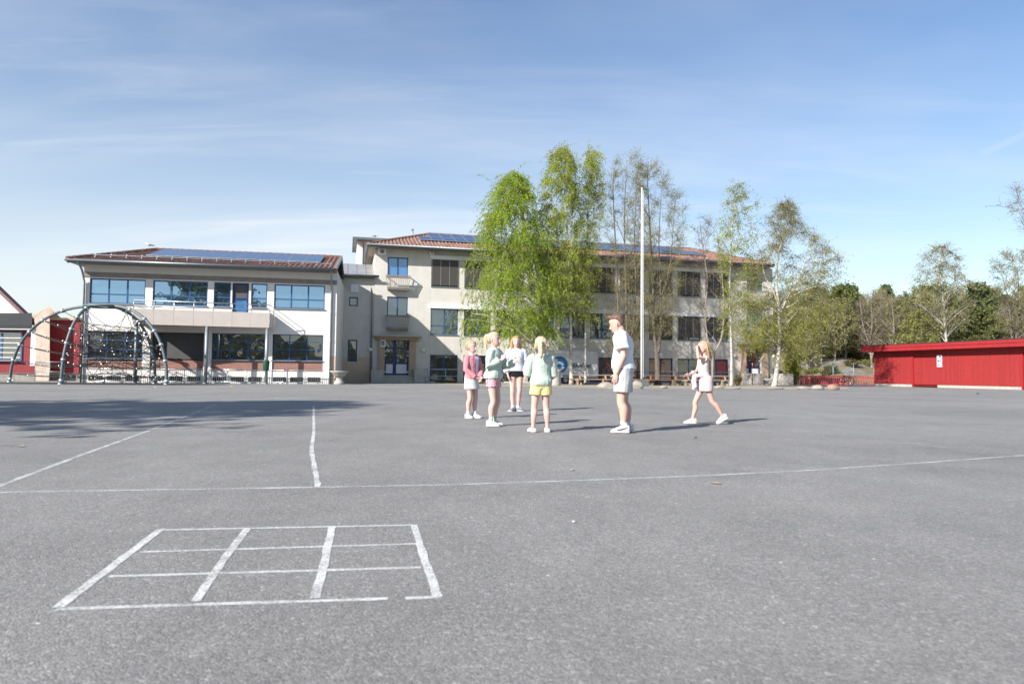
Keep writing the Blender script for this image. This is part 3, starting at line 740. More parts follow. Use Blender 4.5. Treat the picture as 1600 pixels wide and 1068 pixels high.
for i in range(64):
    a = 2*PI*i/64; r = 1+.03*math.sin(5*a)+random.uniform(-.01,.01); pad.append((pc.x+7.6*r*math.cos(a)-.6, pc.y+.2+3.0*r*math.sin(a)))
gsheet('safety_surface', pad, .006, Mt['pad'])

def stripe(name, pts, w, mat_, z=.0015, jit=.006, gaps=()):
    """painted line: ribbon of constant real width with slightly ragged edges"""
    P = [Vector((p[0], p[1], 0)) for p in pts]; Q = []
    for a, b in zip(P[:-1], P[1:]):
        k = max(1, int((b-a).length/(.06 if (b-a).length < 3 else .12)))
        k = min(k, 120)
        for j in range(k): Q.append(a.lerp(b, j/k))
    Q.append(P[-1])
    m = MB(); vs = []; fs = []
    for i, p in enumerate(Q):
        t = (Q[min(i+1, len(Q)-1)]-Q[max(i-1, 0)]).normalized(); n = Vector((-t.y, t.x, 0))
        a, b = p+n*(w/2+random.uniform(-jit,jit)), p-n*(w/2+random.uniform(-jit,jit)); vs += [(a.x,a.y,z),(b.x,b.y,z)]
    for i in range(len(Q)-1):
        if any(q0 <= i/(len(Q)-1) <= q1 for q0, q1 in gaps): continue
        fs.append((2*i, 2*i+2, 2*i+3, 2*i+1))
    m.add(vs, fs); return m
def line(name, px, w, mat_, **k): return tag(stripe(name, [G(*p) for p in px], w, mat_, **k).build(name, mat_), kind='structure')
def ext(px, left=0, right=0):
    """continue a ground line past the frame edges"""
    P = [G(*p) for p in px]
    if left: P = [P[0]+(P[0]-P[1]).normalized()*left] + P
    if right: P = P + [P[-1]+(P[-1]-P[-2]).normalized()*right]
    return P
def line3(name, P, w, mat_, **k): return tag(stripe(name, P, w, mat_, **k).build(name, mat_), kind='structure')
line3('painted_line', ext([(0,768.9),(225,765),(375,762.9),(600,758.8),(700,757),(869,751.4),(1094,743),(1262.5,734.6),(1431,723.3),(1600,711)], 6, 8), .045, Mt['paint_thin'], z=.0015)
line3('painted_line', ext([(0,758.7),(123.7,711.9),(240,669.9),(337.5,632)], 5), .05, Mt['paint_thin'], z=.002)
line('painted_line', [(490,634),(490.5,676),(486.7,702.5),(491,725),(497,760.6)], .042, Mt['paint'], z=.0025)
line('painted_line', [(1004,638),(1189,663),(1319,680),(1544,707)], .04, mat_paint('faint_white_paint', (.5,.5,.49,1), .53), z=.002)
line3('painted_line', ext([(940,629.5),(1100,629),(1262,629),(1403,629.6),(1600,638)], 0, 10), .07, mat_paint('very_faint_paint', (.45,.45,.44,1), .53), z=.0025)
line('painted_line', [(925,625),(963,617)], .08, Mt['paint_yellow'])
line('painted_line', [(428,621.5),(480,621)], .25, mat_paint('chalk_smear', (.55,.55,.53,1), .5))
# nine-square play grid
grid = MB()
def gl(a, b, w, z, mid=(), gaps=()):
    m = stripe('x', [G(*a), *[G(*q) for q in mid], G(*b)], w, None, z=z, jit=.003, gaps=gaps); grid.add(m.v, m.f)
gl((249,827.6),(647,819.8),.028,.0012); gl((218.4,862),(651.6,849),.024,.0012); gl((170.3,900),(658,886),.028,.0012); gl((89.4,951),(686.6,932.2),.028,.0012, gaps=((.82,.895),))
gl((252,826),(91,949),.040,.002); gl((387,825),(306,939),.036,.002, mid=((345,880),)); gl((519,822.8),(492,934.4),.037,.002, mid=((507,877.5),)); gl((647,819.8),(684.6,933.2),.036,.002, mid=((663,872),))
tag(grid.build('painted_grid', Mt['paint']), kind='structure')

# ------------------------------------------------------------------ hillside and rock behind
def hz(x, y):
    q = min(max((x-14)/16, 0), 1); q = q*q*(3-2*q)
    d = y-72-2.0*math.sin(x*.13)
    if d < 0: return -.6
    h = min(d*.155, 4.2) + max(0, d-22)*.16
    if d > 75: h -= (d-75)*.16
    h += .5*math.sin(x*.31+y*.17)*min(d/12, 1)+.35*math.sin(x*.73-y*.41)*min(d/12, 1)
    return -.6 + h*q + .6*min(d/3, 1)*q
nx, ny = 150, 110; V = []; xs_ = np.linspace(8, 175, nx); ys_ = np.linspace(66, 220, ny)
for y in ys_:
    for x in xs_: V.append((x, y, hz(x, y)+random.uniform(-.06,.06)))
V = np.array(V); idx = np.arange(nx*ny).reshape(ny, nx)
F = np.stack([idx[:-1,:-1],idx[:-1,1:],idx[1:,1:],idx[1:,:-1]], -1).reshape(-1, 4)
t = NT('hillside_ground')
n1 = t.noise(.42, 6, .72, sc=(.6,.6,1.6)); n2 = t.noise(1.1, 6, .7)
soil = t.ramp(n2, [(.3, (.08,.06,.035,1)), (.5, (.19,.15,.08,1)), (.68, (.13,.14,.045,1))])
rockc = t.ramp(t.noise(2.2, 6, .75, sc=(.5,.5,2)), [(.3, (.07,.068,.065,1)), (.6, (.28,.27,.255,1))])
t.l(t.mix(t.ramp(n1, [(.52, 0.0), (.57, 1.0)]), soil, rockc), t.b.inputs['Base Color']); t.b.inputs['Roughness'].default_value = .95
t.l(t.bump(n2, .8, .25), t.b.inputs['Normal']); Mt['hill'] = t.mat
tag(np_mesh('hillside', V, F, Mt['hill'], smooth=True), kind='structure')

def rock_mesh(name, size, mat_, seed, flat=.0):
    r = np.random.default_rng(seed); m = MB(); m.ball((0,0,0), 1, 22, 14); P = np.array(m.v)
    ks = r.normal(size=(9,3))*np.array([1.3,1.3,1.6]); ph = r.uniform(0,6,9)
    n = sum(np.sin(P@k+p) for k, p in zip(ks, ph))/9
    ks2 = r.normal(size=(7,3))*5; n2 = sum(np.sin(P@k+p) for k, p in zip(ks2, ph))/7
    P = P*(1+.34*n+.10*n2)[:,None]
    for _ in range(5):    # planar facets
        d = r.normal(size=3); d /= np.linalg.norm(d); c = .72; over = np.maximum(P@d-c, 0); P -= over[:,None]*d*.85
    P = P*np.array(size)/2; P[:,2] += size[2]*.5*.72
    m.v = [tuple(p) for p in P]; return m.build(name, mat_, None, True)
def rock(px0, px1, ytop, ybase, mat_, label, seed, cat='boulder', name='boulder', group=None, depth=None, thick=.8, z0=0):
    p = G((px0+px1)/2, ybase, z0) if depth is None else PY((px0+px1)/2, ybase, depth)
    w = (px1-px0)/FPX*p.y; h = (ybase-ytop)/FPX*p.y
    o = rock_mesh(name, (w, w*thick, h*1.15), mat_, seed); o.location = p; o.location.z -= h*.12; return tag(o, label, cat, group)

# ------------------------------------------------------------------ red house at the far left
ry = 46.0
rh = thing('red_house', 'red and white gabled house with concrete pillar at left edge', 'house', PY(55, 598, ry))
O = rh.location.copy(); O.z = 0
def rp(px, py, dy=0): q = PY(px, py, ry+dy); return Vector((q.x-O.x, dy, q.z))
rh.location = O
m = MB()
def pbox(mb, x0, y0, x1, y1, d0, d1, m=0):
    a, b = rp(x0, y0, d0), rp(x1, y1, d0); mb.box(a.x, b.x, d0, d1, max(b.z, .0), a.z, m)
m = MB(); pbox(m, -70, 514, 60, 583, 0, 6); pbox(m, 78, 498.5, 123, 583, .6, 6); m.build('wall', Mt['red_house'], rh)
m = MB(); pbox(m, -70, 583.5, 55, 598, .05, 5.9); pbox(m, 78, 583.5, 124, 599, .7, 5.9); m.build('foundation', Mt['concrete_dark'], rh)
m = MB(); q = [rp(55,598,-.4), rp(77.5,598,-.4), rp(77.5,480,-.4), rp(74,479,-.4), rp(55,497,-.4)]; q[0].z = q[1].z = 0
m.prism(q, (-.75, 1.0, 0)); m.build('pillar', mat('pinkish_concrete', (.44,.36,.29), .9, var=.15, vs=3, bump=.3, stain=.25), rh)
m = MB(); q = [rp(50,495,.9), rp(76,478,.9), rp(98,499,.9), rp(98,503,.9), rp(50,503,.9)]; m.prism(q, (-3.0, 3.6, 0)); pbox(m, 78, 496, 124, 500, .45, 6.1); m.build('trim', Mt['travertine'], rh)
m = MB(); a, b = rp(-70, 491.5, 1.6), rp(50, 491.5, 1.6); c, d = rp(50, 510.5, -.5), rp(-70, 510.5, -.5)
m.prism([d, c, b, a], (0, 0, .12)); m.box(d.x, c.x, -.62, -.51, c.z-.12, c.z+.1); m.build('roof', Mt['felt'], rh)
m = MB(); q = [rp(-75,495,3), rp(44,495,3), rp(-4,449,3), rp(-75,385,3)]; m.prism(q, (-4.3, 5, 0)); m.build('gable', Mt['render_white'], rh)
m = MB(); m.bar(rp(46,497,2.8), rp(-75,381,2.8), .5, .22, up=(0,0,1)); m.build('verge_board', mat('dull_red_verge', (.16,.08,.085), .7), rh)
a, b = rp(-60, 517, -.05), rp(34, 563, -.05)
w = window(rh, a.x, b.x, b.z, a.z, -.06, (.3, .66), (), 'glass_mid', fw=.1)
m = MB(); 
for k in range(6): zz = b.z+.2+(a.z-b.z-.3)*k/5; m.box(a.x+.1, b.x-.1, -.075, -.062, zz-.02, zz+.02)
m.box(a.x+(b.x-a.x)*.70, b.x-.12, -.02, -.012, b.z+.1, a.z-.1)
m.build('window_bar', Mt['band_white'], w)
m = MB(); pbox(m, 49, 513, 55, 571, -.3, 0); m.build('white_casing', Mt['band_white'], rh)

# ------------------------------------------------------------------ climbing frame
top = Vector((-23.1, 38.3, 4.36))
cf = thing('climbing_frame', 'arched steel climbing frame with black rope net on dark surface', 'climbing frame', (top.x, top.y, 0))
legs = [Vector((-29.25, 39.9, 0)), Vector((-23.7, 36.0, 0)), Vector((-18.75, 37.2, 0)), Vector((-20.8, 39.9, 0)), Vector((-25.4, 40.6, 0))]
legs = [l-Vector((top.x, top.y, 0)) for l in legs]
def arch(l, q):   # q 0 ground .. 1 ring
    a = q*PI/2; e = math.cos(a)**.92 if math.cos(a) > 0 else 0
    k = .10+.90*e
    return Vector((l.x*k, l.y*k, top.z*math.sin(a)**.92 if a > 0 else 0))
for l in legs[:4]:
    m = MB(); m.tube([arch(l, i/22) for i in range(23)], .08, 12); am = m.build('arch_tube', Mt['dome_steel'], cf, True)
    for q in (.02, .17, .31, .45, .6, .78):
        m = MB(); p, p2 = arch(l, q-.008), arch(l, q+.012); m.tube([p, p2], .115, 12)
        c = Vector((0,0,p.z)); dirn = (c-p).normalized() if (c-p).length > .1 else Vector((0,0,-1)); m.tube([p, p+dirn*.32], .03, 6); m.build('clamp_ring', Mt['steel'], am, True)
    m = MB(); m.tube([arch(l, 0), Vector((arch(l,0).x, arch(l,0).y, .05))], .17, 12); m.build('foot_flange', Mt['steel'], am, True)
m = MB(); rr = .9
ring = [Vector((rr*math.cos(2*PI*i/28), rr*.8*math.sin(2*PI*i/28), top.z-.02)) for i in range(29)]
m.tube(ring, .075, 10); m.build('top_ring', Mt['dome_steel'], cf, True)
net = MB(); knots = MB(); rr_ = random.Random(3)
def rope(a, b, sag=.05, r=.014):
    a, b = Vector(a), Vector(b); n = 5
    net.tube([a.lerp(b, i/n)-Vector((0,0,sag*4*(i/n)*(1-i/n))) for i in range(n+1)], r, 4, caps=False)
def knot(p): knots.ball(p, .05, 6, 4)
# inner polyhedral net: rings of nodes at several heights round the mast line, denser towards the right half
levels = []
for z, rad, n in ((.35, 2.3, 8), (.95, 2.7, 10), (1.55, 2.7, 10), (2.15, 2.4, 10), (2.75, 1.9, 9), (3.2, 1.15, 7)):
    L = []
    for i in range(n):
        a = 2*PI*(i+rr_.uniform(-.2,.2))/n; L.append(Vector((rad*math.cos(a)*rr_.uniform(.75,1.05)+.75, rad*.75*math.sin(a)*rr_.uniform(.75,1.05), z+rr_.uniform(-.13,.13))))
    levels.append(L)
for L in levels:
    for i, p in enumerate(L):
        rope(p, L[(i+1) % len(L)]); knot(p)
        if rr_.random() < .35: rope(p, L[(i+len(L)//2) % len(L)], .03)
for A, B in zip(levels[:-1], levels[1:]):
    for i, p in enumerate(A):
        for k in range(2): rope(p, B[(int(i*len(B)/len(A))+k) % len(B)], .02)
inner = [[Vector((.7*math.cos(2*PI*i/5)+.8, .55*math.sin(2*PI*i/5), z)) for i in range(5)] for z in (.6, 1.2, 1.8, 2.4)]
for L in inner:
    for i, p in enumerate(L):
        rope(p, L[(i+1) % 5], .01); rope(p, L[(i+2) % 5], .01); knot(p)
for A, B, O_ in zip(inner, inner[1:]+[levels[-1][:5]], levels):
    for i in range(5): rope(A[i], B[i], .01); rope(A[i], O_[(i*2) % len(O_)], .02); rope(A[i], O_[(i*2+1) % len(O_)], .02)
for l in legs[:4]:
    for q, li in ((.06,0),(.17,1),(.31,2),(.45,3),(.6,4),(.78,5)):
        p = arch(l, q); L = sorted(levels[li], key=lambda v: (v-p).length)[:3]
        for k, v in enumerate(L[:2 if li in (0,5) else 3]): rope(p, v, .06, .018 if k == 0 else .014)
        for s_ in (.3, .6): knot(p.lerp(L[0], s_)-Vector((0,0,.04)))
net.build('rope_net', Mt['rope'], cf); knots.build('net_connector', Mt['clamp'], cf, True)

# ------------------------------------------------------------------ railings
def railing(name, frame, x0, x1, y, zt, posts, bars, label, mat_, rails=2, group=None):
    t_ = thing(name, label, 'railing', frame.w(x0, y), frame.th, group); L = x1-x0
    for i in range(posts+1):
        m = MB(); xx = L*i/posts; m.tube([(xx,0,0),(xx,0,zt)], .025, 6); m.build('post', mat_, t_, True)
    m = MB()
    for k in range(rails): zz = zt if k == 0 else (zt*.5 if not bars else .12); m.tube([(-.03,-.001,zz),(L+.03,-.001,zz)], .025, 6)
    m.build('rail', mat_, t_, True)
    if bars:
        m = MB(); n = int(L/.11)
        for i in range(1, n): m.box(L*i/n-.007, L*i/n+.007, -.008, .006, .12, zt-.02)
        m.build('infill_bar', mat_, t_)
    return t_
rt = LF.px(300, 578, -1.0)[1]
for a, b, lab in ((136, 221, 'galvanised railing behind the rope climbing frame'), (232, 317, 'galvanised railing below the dark recessed bay'), (327, 414, 'galvanised railing between middle and right balcony columns'), (421.5, 505, 'galvanised railing right of the green litter bin')):
    railing('railing', LF, LF.sx(a,-.5), LF.sx(b,-.5), -.5, .86, 3, True, lab, Mt['steel'], group='railings along the white wing')
railing('railing', MF, MF.sx(665,-2.2), MF.sx(728,-2.2), -2.2, 1.05, 2, False, 'low two rail steel fence beside left entrance steps', Mt['steel'])
railing('railing', MF, MF.sx(1003,-1.3), MF.sx(1150,-1.3), -1.3, 1.05, 6, False, 'low two rail steel fence behind the long benches', Mt['steel'])
railing('railing', Frame(PY(0,0,44).x, 44.0, .02), PY(78,0,44).x-PY(0,0,44).x, PY(121,0,44).x-PY(0,0,44).x, 0, 1.25, 2, False, 'thin dark railing before the red house', Mt['pipe'], rails=2)

# ------------------------------------------------------------------ small fixed things
# bowl-shaped fountain
p = LF.w(LF.sx(531, -1.0), -1.0); p = Vector((p.x, p.y, 0)); sc_ = p.y/FPX
f = thing('stone_fountain', 'pale stone bowl fountain on pedestal beside the white wing', 'fountain', p)
hh = 21*sc_; wr = 14.6*sc_
m = MB(); m.lathe([(.30,0),(.33,.02),(.31,.12),(.21,.3),(.2,.42),(.24,hh*.55)], n=20); m.build('pedestal', Mt['concrete'], f, True)
m = MB(); m.lathe([(.22,hh*.552),(.34,hh*.6),(wr*.75,hh*.84),(wr*.97,hh*.92),(wr,hh),(wr*.93,hh),(wr*.7,hh*.86),(.05,hh*.72)], n=26); m.build('bowl', Mt['concrete'], f, True)
# litter bin on the balcony column
q = LF.px(416.3, 572, -1.38); b_ = thing('litter_bin', 'small dark green litter bin on the right balcony column', 'litter bin', LF.w(q[0], -1.52, q[1]-.27), LF.th)
m = MB(); m.lathe([(.15,0),(.17,.02),(.2,.5),(.2,.52)], n=14); m.build('bucket', Mt['green_plastic'], b_, True)
m = MB(); m.lathe([(.215,.523),(.215,.58),(.1,.66),(.02,.67)], n=14); m.build('lid', Mt['green_plastic'], b_, True)
# round concrete waste bin
p = PY(868.5, 600, 46.5); p.z = 0; s_ = 46.5/FPX
b_ = thing('waste_bin', 'round pale concrete waste bin beside the trailer', 'waste bin', p)
m = MB(); r = 8.0*s_; h = 25*s_; m.lathe([(r*.92,0),(r*.95,.03),(r,.1),(r*1.0,h*.86),(r*1.03,h*.88),(r*1.03,h*.95),(r*.7,h),(r*.62,h*.99),(r*.6,h*.8),(.02,h*.8)], n=22); m.build('drum', Mt['concrete'], b_, True)
m = MB(); m.lathe([(r*.74,h*.955+.03),(r*.76,h*1.03),(r*.64,h*1.03),(r*.62,h*.96)], n=22); m.build('rim', Mt['gutter'], b_, True)

# advertising trailer
ty = 53.2; tA, tB = PY(846, 599, ty), PY(934.5, 599, ty+1.0)
tth = math.atan2(tB.y-tA.y, tB.x-tA.x); tl = (Vector((tB.x,tB.y,0))-Vector((tA.x,tA.y,0))).length
TF = Frame(tA.x, tA.y, tth)
tr = thing('box_trailer', 'grey box trailer with round blue logo parked under the birches', 'trailer', (tA.x, tA.y, 0), tth)
zt_, zb_ = TF.px(900, 547.5)[1], TF.px(900, 589.5)[1]
m = MB(); m.box(0, tl, 0, 2.1, zb_, zt_); m.build('box_body', Mt['trailer'], tr)
m = MB(); 
for zz in (zb_-.02, zt_-.05): m.box(-.02, tl+.02, -.02, 2.12, zz, zz+.07)
for xx in (-.02, tl-.05): m.box(xx, xx+.07, -.021, -.004, zb_+.05, zt_-.05)
m.build('edge_trim', Mt['alu'], tr)
def disc(mb, cx, cz, r, y, r0=0, n=40, a0=0, a1=2*PI, th=.004):
    k = n; 
    for i in range(k):
        p0, p1 = a0+(a1-a0)*i/k, a0+(a1-a0)*(i+1)/k
        A = (cx+r0*math.cos(p0), y, cz+r0*math.sin(p0)); B = (cx+r*math.cos(p0), y, cz+r*math.sin(p0)); Cc = (cx+r*math.cos(p1), y, cz+r*math.sin(p1)); D = (cx+r0*math.cos(p1), y, cz+r0*math.sin(p1))
        if r0 == 0: mb.add([A, B, Cc], [(0,1,2)])
        else: mb.add([A, B, Cc, D], [(0,1,2,3)])
lx, lz = TF.px(874.5, 569.2); lr = 13.2*ty/FPX
m = MB(); disc(m, lx, lz, lr, -.008); lg = m.build('logo', Mt['logo_blue'], tr)
m = MB(); cz_ = lz-lr*.16
disc(m, lx+.02, cz_, lr*.56, -.012, lr*.30, 20, R(12), R(168)); disc(m, lx+.02, cz_, lr*.56, -.012, lr*.30, 20, R(192), R(348)); 
m.quad((lx-lr*.54,-.0125,cz_+lr*.05),(lx-lr*.27,-.0125,cz_+lr*.05),(lx-lr*.27,-.0125,lz+lr*.66),(lx-lr*.54,-.0125,lz+lr*.66)); m.build('logo_letter', Mt['white_panel'], lg)
x0, z0 = TF.px(894.5, 573.7); x1 = TF.px(923.5, 573.7)[0]
tx = text_mesh('BlueTec', 1.0, Mt['logo_text'], 'lettering', tr, (x0, -.012, z0), (PI/2, 0, 0), .022, .003)
wd = max(v.co.x for v in tx.data.vertices); k = (x1-x0)/wd; tx.scale = (k, k*1.05, 1)
for xx in (TF.sx(884), TF.sx(902.5)):
    m = MB(); m.tube([(xx,.02,.3),(xx,.24,.3)], .3, 18); wl = m.build('wheel', Mt['black'], tr); m = MB(); m.tube([(xx,.005,.3),(xx,.018,.3)], .17, 14); m.build('rim', Mt['alu'], wl)
m = MB(); m.box(.1, tl-.1, .2, 1.9, zb_-.14, zb_-.023); m.bar((tl,1,zb_-.1),(tl+1.2,1,zb_-.12),.12,.1); m.bar((-.1,.5,zb_-.1),(-.1,.5,.02),.08,.08); m.build('chassis', Mt['black'], tr)
m = MB(); 
xx = (TF.sx(884)+TF.sx(902.5))/2; m.box(TF.sx(879), TF.sx(908), -.03, .3, .62, .68); m.build('mudguard', Mt['black'], tr)

# long timber benches with table plank
def bench(px0, px1, y0, y1, label, wood):
    a, b = PY(px0, 600, y0), PY(px1, 600, y1); th = math.atan2(b.y-a.y, b.x-a.x); L = math.hypot(b.x-a.x, b.y-a.y)
    t_ = thing('picnic_bench', label, 'bench', (a.x, a.y, 0), th, 'long timber benches before the block')
    m = MB(); m.box(0, L, .0, .18, .70, .76); m.box(0, L, .2, .4, .70, .76); m.box(0, L, .42, .6, .70, .76); m.build('tabletop', Mt[wood], t_)
    m = MB(); m.box(-.1, L+.1, -.55, -.27, .40, .45); m.build('seat', Mt[wood], t_); m = MB(); m.box(-.1, L+.1, .88, 1.14, .40, .45); m.build('seat', Mt[wood], t_)
    k = max(2, int(L/2.0)+1)
    for i in range(k):
        xx = .35+(L-.7)*i/(k-1); m = MB(); m.box(xx-.06, xx+.06, .23, .37, 0, .697); m.box(xx-.05, xx+.05, -.5, 1.1, .33, .397); m.bar((xx+.07,-.42,0),(xx+.07,.05,.69),.1,.06); m.bar((xx+.07,1.0,0),(xx+.07,.55,.69),.1,.06); m.build('trestle', Mt[wood], t_)
bench(897, 991, 49.5, 50.2, 'long weathered timber bench left of the flagpole', 'wood')
bench(1008, 1061, 50.5, 51.0, 'brown timber bench right of the flagpole', 'wood_dark')
bench(1067, 1138, 51.2, 51.8, 'weathered timber bench ending at the white birch trunk', 'wood')

# flagpole
fp = thing('flagpole', 'tall white flagpole before the bare trees', 'flagpole', (0,0,0)); yb = 46.0
p = PY(1002.6, 596, yb); fp.location = (p.x, p.y, 0); ht = PY(1001.2, 295, yb).z
m = MB(); m.tube([(0,0,.35),(0,0,ht*.5),(0,0,ht)], [.076,.062,.038], 14); m.build('pole', Mt['white'], fp, True)
m = MB(); m.ball((0,0,ht+.04), (.06,.06,.05), 10, 6); m.build('finial', Mt['white'], fp, True)
m = MB(); m.prism([(-.12,-.25,0),(.45,-.25,0),(.45,-.25,.12),(.12,-.25,.5),(-.12,-.25,.5)], (0,.5,0)); m.build('foot', Mt['gutter'], fp)
m = MB(); m.tube([(.11,-.02,.6),(.11,-.02,ht-.1)], .012, 5); m.build('halyard', Mt['band_white'], fp)

# boulders
rock(931, 968, 595.5, 607.0, Mt['boulder'], 'large flat sandy boulder behind the boy, left one', 11)
rock(984, 1008, 592.5, 607, Mt['boulder'], 'grey boulder at the foot of the flagpole', 23)
rock(1031, 1043, 601, 606.5, Mt['boulder'], 'small white stone under the benches', 5, thick=.9)
rock(1117, 1131, 601, 606.8, Mt['boulder'], 'small pale stone by the forked bare tree', 31)
rock(1135, 1156, 603.2, 607.2, Mt['boulder'], 'flat stone slab at the slim birch trunk', 8)
rock(1244, 1266, 601.3, 608.2, Mt['boulder'], 'low pale boulder, leftmost of three by bike racks', 9)
rock(1268, 1289, 600.0, 608.6, Mt['boulder'], 'rounded tan boulder, middle of three by bike racks', 14)
rock(1293, 1312, 598.8, 609.0, Mt['boulder_red'], 'reddish angular boulder, rightmost of three by bike racks', 17)
rock(1198, 1226, 603.0, 607.4, Mt['boulder'], 'flat pale stone at foot of leaning birch', 19)

# ------------------------------------------------------------------ bike racks, bollard, wire fence
rk_y = 63.5
def hoop(mat_):
    m = MB(); pts = []
    for i in range(13):
        a = PI*i/12; pts.append((.30-.30*math.cos(a)+.30*math.sin(a)*.4, 0, .38+.47*math.sin(a)))
    m.tube([(0,0,0)]+pts+[(.6,0,0)], .03, 5, caps=False); return m
protos = {}
for nm in ('rack_red', 'rack_shaded'):
    protos[nm] = None
def place_hoop(px, y, nm, lab, rz):
    p = PY(px, 600, y); 
    if protos[nm] is None:
        t_ = thing('bike_rack', lab, 'bike rack', (0,0,0), 0, 'red bike racks in a row'); hoop(nm).build('hoop', Mt[nm], t_, True); m = MB(); m.box(-.15,.75,-.05,.05,0,.03); m.build('foot_plate', Mt[nm], t_); protos[nm] = t_; o = t_
    else: o = copy_tree(protos[nm]); o['label'] = lab
    o.location = (p.x, p.y, 0); o.rotation_euler = (0, 0, rz)
for i in range(10): place_hoop(1233+i*2.7, rk_y+.4, 'rack_shaded', 'red bike hoop coloured as shaded at left end of the rack row', R(14))
for i in range(20): place_hoop(1252+i*3.2, rk_y-.9, 'rack_red', 'bright red bike hoop in the middle of the rack row', R(14))
for i in range(15): place_hoop(1310+i*3.9, rk_y+3.5, 'rack_red', 'bright red bike hoop in the further row by shed', R(14))
gsheet('rack_strip', [tuple(PY(1250,600,rk_y-1.6)[:2]), tuple(PY(1330,600,rk_y-1.6)[:2]), tuple(PY(1330,600,rk_y-1.2)[:2]), tuple(PY(1250,600,rk_y-1.2)[:2])], .006, Mt['rack_red'])
def bicycle(p, rz, mat_, label):
    t_ = thing('bicycle', label, 'bicycle', p, rz)
    fr = MB(); S = .03
    for a, b in (((.0,.34),(.42,.3)),((.42,.3),(.32,.82)),((.0,.34),(.34,.72)),((.34,.72),(.88,.76)),((.42,.3),(.9,.66)),((.9,.66),(1.0,.34)),((.9,.66),(.86,.95))): fr.tube([(a[0],0,a[1]),(b[0],0,b[1])], .024, 6)
    fr.build('frame', mat_, t_, True)
    for xx in (0, 1.0):
        w = MB(); w.tube([(xx+.33*math.cos(2*PI*i/24),0,.34+.33*math.sin(2*PI*i/24)) for i in range(25)], .022, 6); wo = w.build('wheel', Mt['black'], t_, True)
        s_ = MB()
        for i in range(10): s_.tube([(xx,0,.34),(xx+.32*math.cos(2*PI*i/10),0,.34+.32*math.sin(2*PI*i/10))], .005, 4)
        s_.build('spoke', Mt['alu'], wo)
    m = MB(); m.tube([(.84,-.26,1.0),(.86,0,.97),(.84,.26,1.0)], .017, 6); m.build('handlebar', Mt['black'], t_, True)
    m = MB(); m.ball((.3,0,.86), (.14,.07,.04), 10, 6); m.build('saddle', Mt['black'], t_, True)
q = PY(1314, 600, rk_y-2.2); bicycle((q.x, q.y, 0), R(10), Mt['blue_door'], 'dark bicycle parked at the right end of red racks')
q = PY(1262, 600, rk_y+.2); bicycle((q.x, q.y, 0), R(78), Mt['rack_shaded'], 'bicycle standing among the shade toned hoops on the left')
q = PY(1264.5, 600, 57.0)
bo = thing('bollard', 'orange plastic bollard before the bike racks', 'bollard', (q.x, q.y, 0)); h = 17*57/FPX; r = 1.45*57/FPX
m = MB(); m.lathe([(r*1.3,0),(r*1.3,.04),(r,.06),(r*.9,h*.92),(r*.5,h),(.01,h)], n=14); m.build('post', Mt['orange'], bo, True); m = MB(); m.lathe([(r*.97,h*.60),(r*.96,h*.76)], n=14); m.build('reflective_band', Mt['white_panel'], bo, True)
wf = thing('wire_fence', 'thin grey wire mesh fence behind the bike racks', 'fence', (0,0,0)); wy = 70
a, b = PY(1238, 600, wy), PY(1366, 600, wy); wf.location = (a.x, wy, 0); L = b.x-a.x
for i in range(5):
    m = MB(); m.tube([(L*i/4,0,-.2),(L*i/4,0,2.2)], .035, 6); m.build('post', Mt['pipe'], wf, True)
m = MB()
for k in range(5): m.tube([(0,0,.3+k*.45),(L,0,.3+k*.45)], .006, 4)
for k in range(60): m.tube([(L*k/60,0,.25),(L*k/60,0,2.15)], .003, 3)
m.build('wire_mesh', Mt['pipe'], wf)

# ------------------------------------------------------------------ red shed
sA, sB = PY(1366, 602, 60.0), PY(1600, 606, 47.0)
sth = math.atan2(sB.y-sA.y, sB.x-sA.x); SF = Frame(sA.x, sA.y, sth)
sh = thing('red_shed', 'long low red board shed with flat roof at right', 'shed', (sA.x, sA.y, 0), sth)
sl = SF.sx(1600)*1.55
zt_ = (SF.px(1366, 552)[1]+SF.px(1590, 543)[1])/2
dr = (SF.sx(1425), SF.sx(1463.5)); zd = SF.px(1440, 552.5)[1]
dr2 = (SF.sx(1596), SF.sx(1596)+dr[1]-dr[0])
mb = MB(); wall_holes(mb, 0, sl, .22, zt_+.4, [(*dr, .223, zd), (*dr2, .223, zd)], .2); mb.quad((0,7,.22),(0,0,.22),(0,0,zt_+.4),(0,7,zt_+.4)); mb.quad((sl,0,.22),(sl,7,.22),(sl,7,zt_+.4),(sl,0,zt_+.4)); mb.quad((sl,7,.22),(0,7,.22),(0,7,zt_+.4),(sl,7,zt_+.4))
mb.build('wall', Mt['red_boards'], sh)
for d_ in (dr, dr2):
    m = MB(); m.box(d_[0]+.1, d_[1]-.003, .1, .15, .1, zd-.1); do = m.build('door', Mt['red_boards'], sh)
    m = MB(); m.box(d_[0], d_[0]+.1, -.05, .15, .02, zd); m.box(d_[0]+.1, d_[1], -.05, .15, zd-.1, zd); m.build('door_frame', Mt['red_trim'], do)
    m = MB(); m.tube([(d_[0]+.35,.09,1.15),(d_[0]+.35,.05,1.15),(d_[0]+.5,.05,1.15)], .02, 6); m.build('handle', Mt['gutter'], do)
m = MB(); m.box(.05, dr[0], .03, 6.9, 0, .2195); m.box(dr[1], dr2[0], .03, 6.9, 0, .2195); m.box(dr2[1], sl, .03, 6.9, 0, .2195); m.build('foundation', Mt['concrete'], sh)
f0, f1 = SF.px(1590, 541, -.7)[1], SF.px(1590, 529.5, -.7)[1]
m = MB(); m.box(-.6, sl+.6, -.7, 7.6, f0+.05, f1-.02); ro = m.build('roof', Mt['red_dark'], sh)
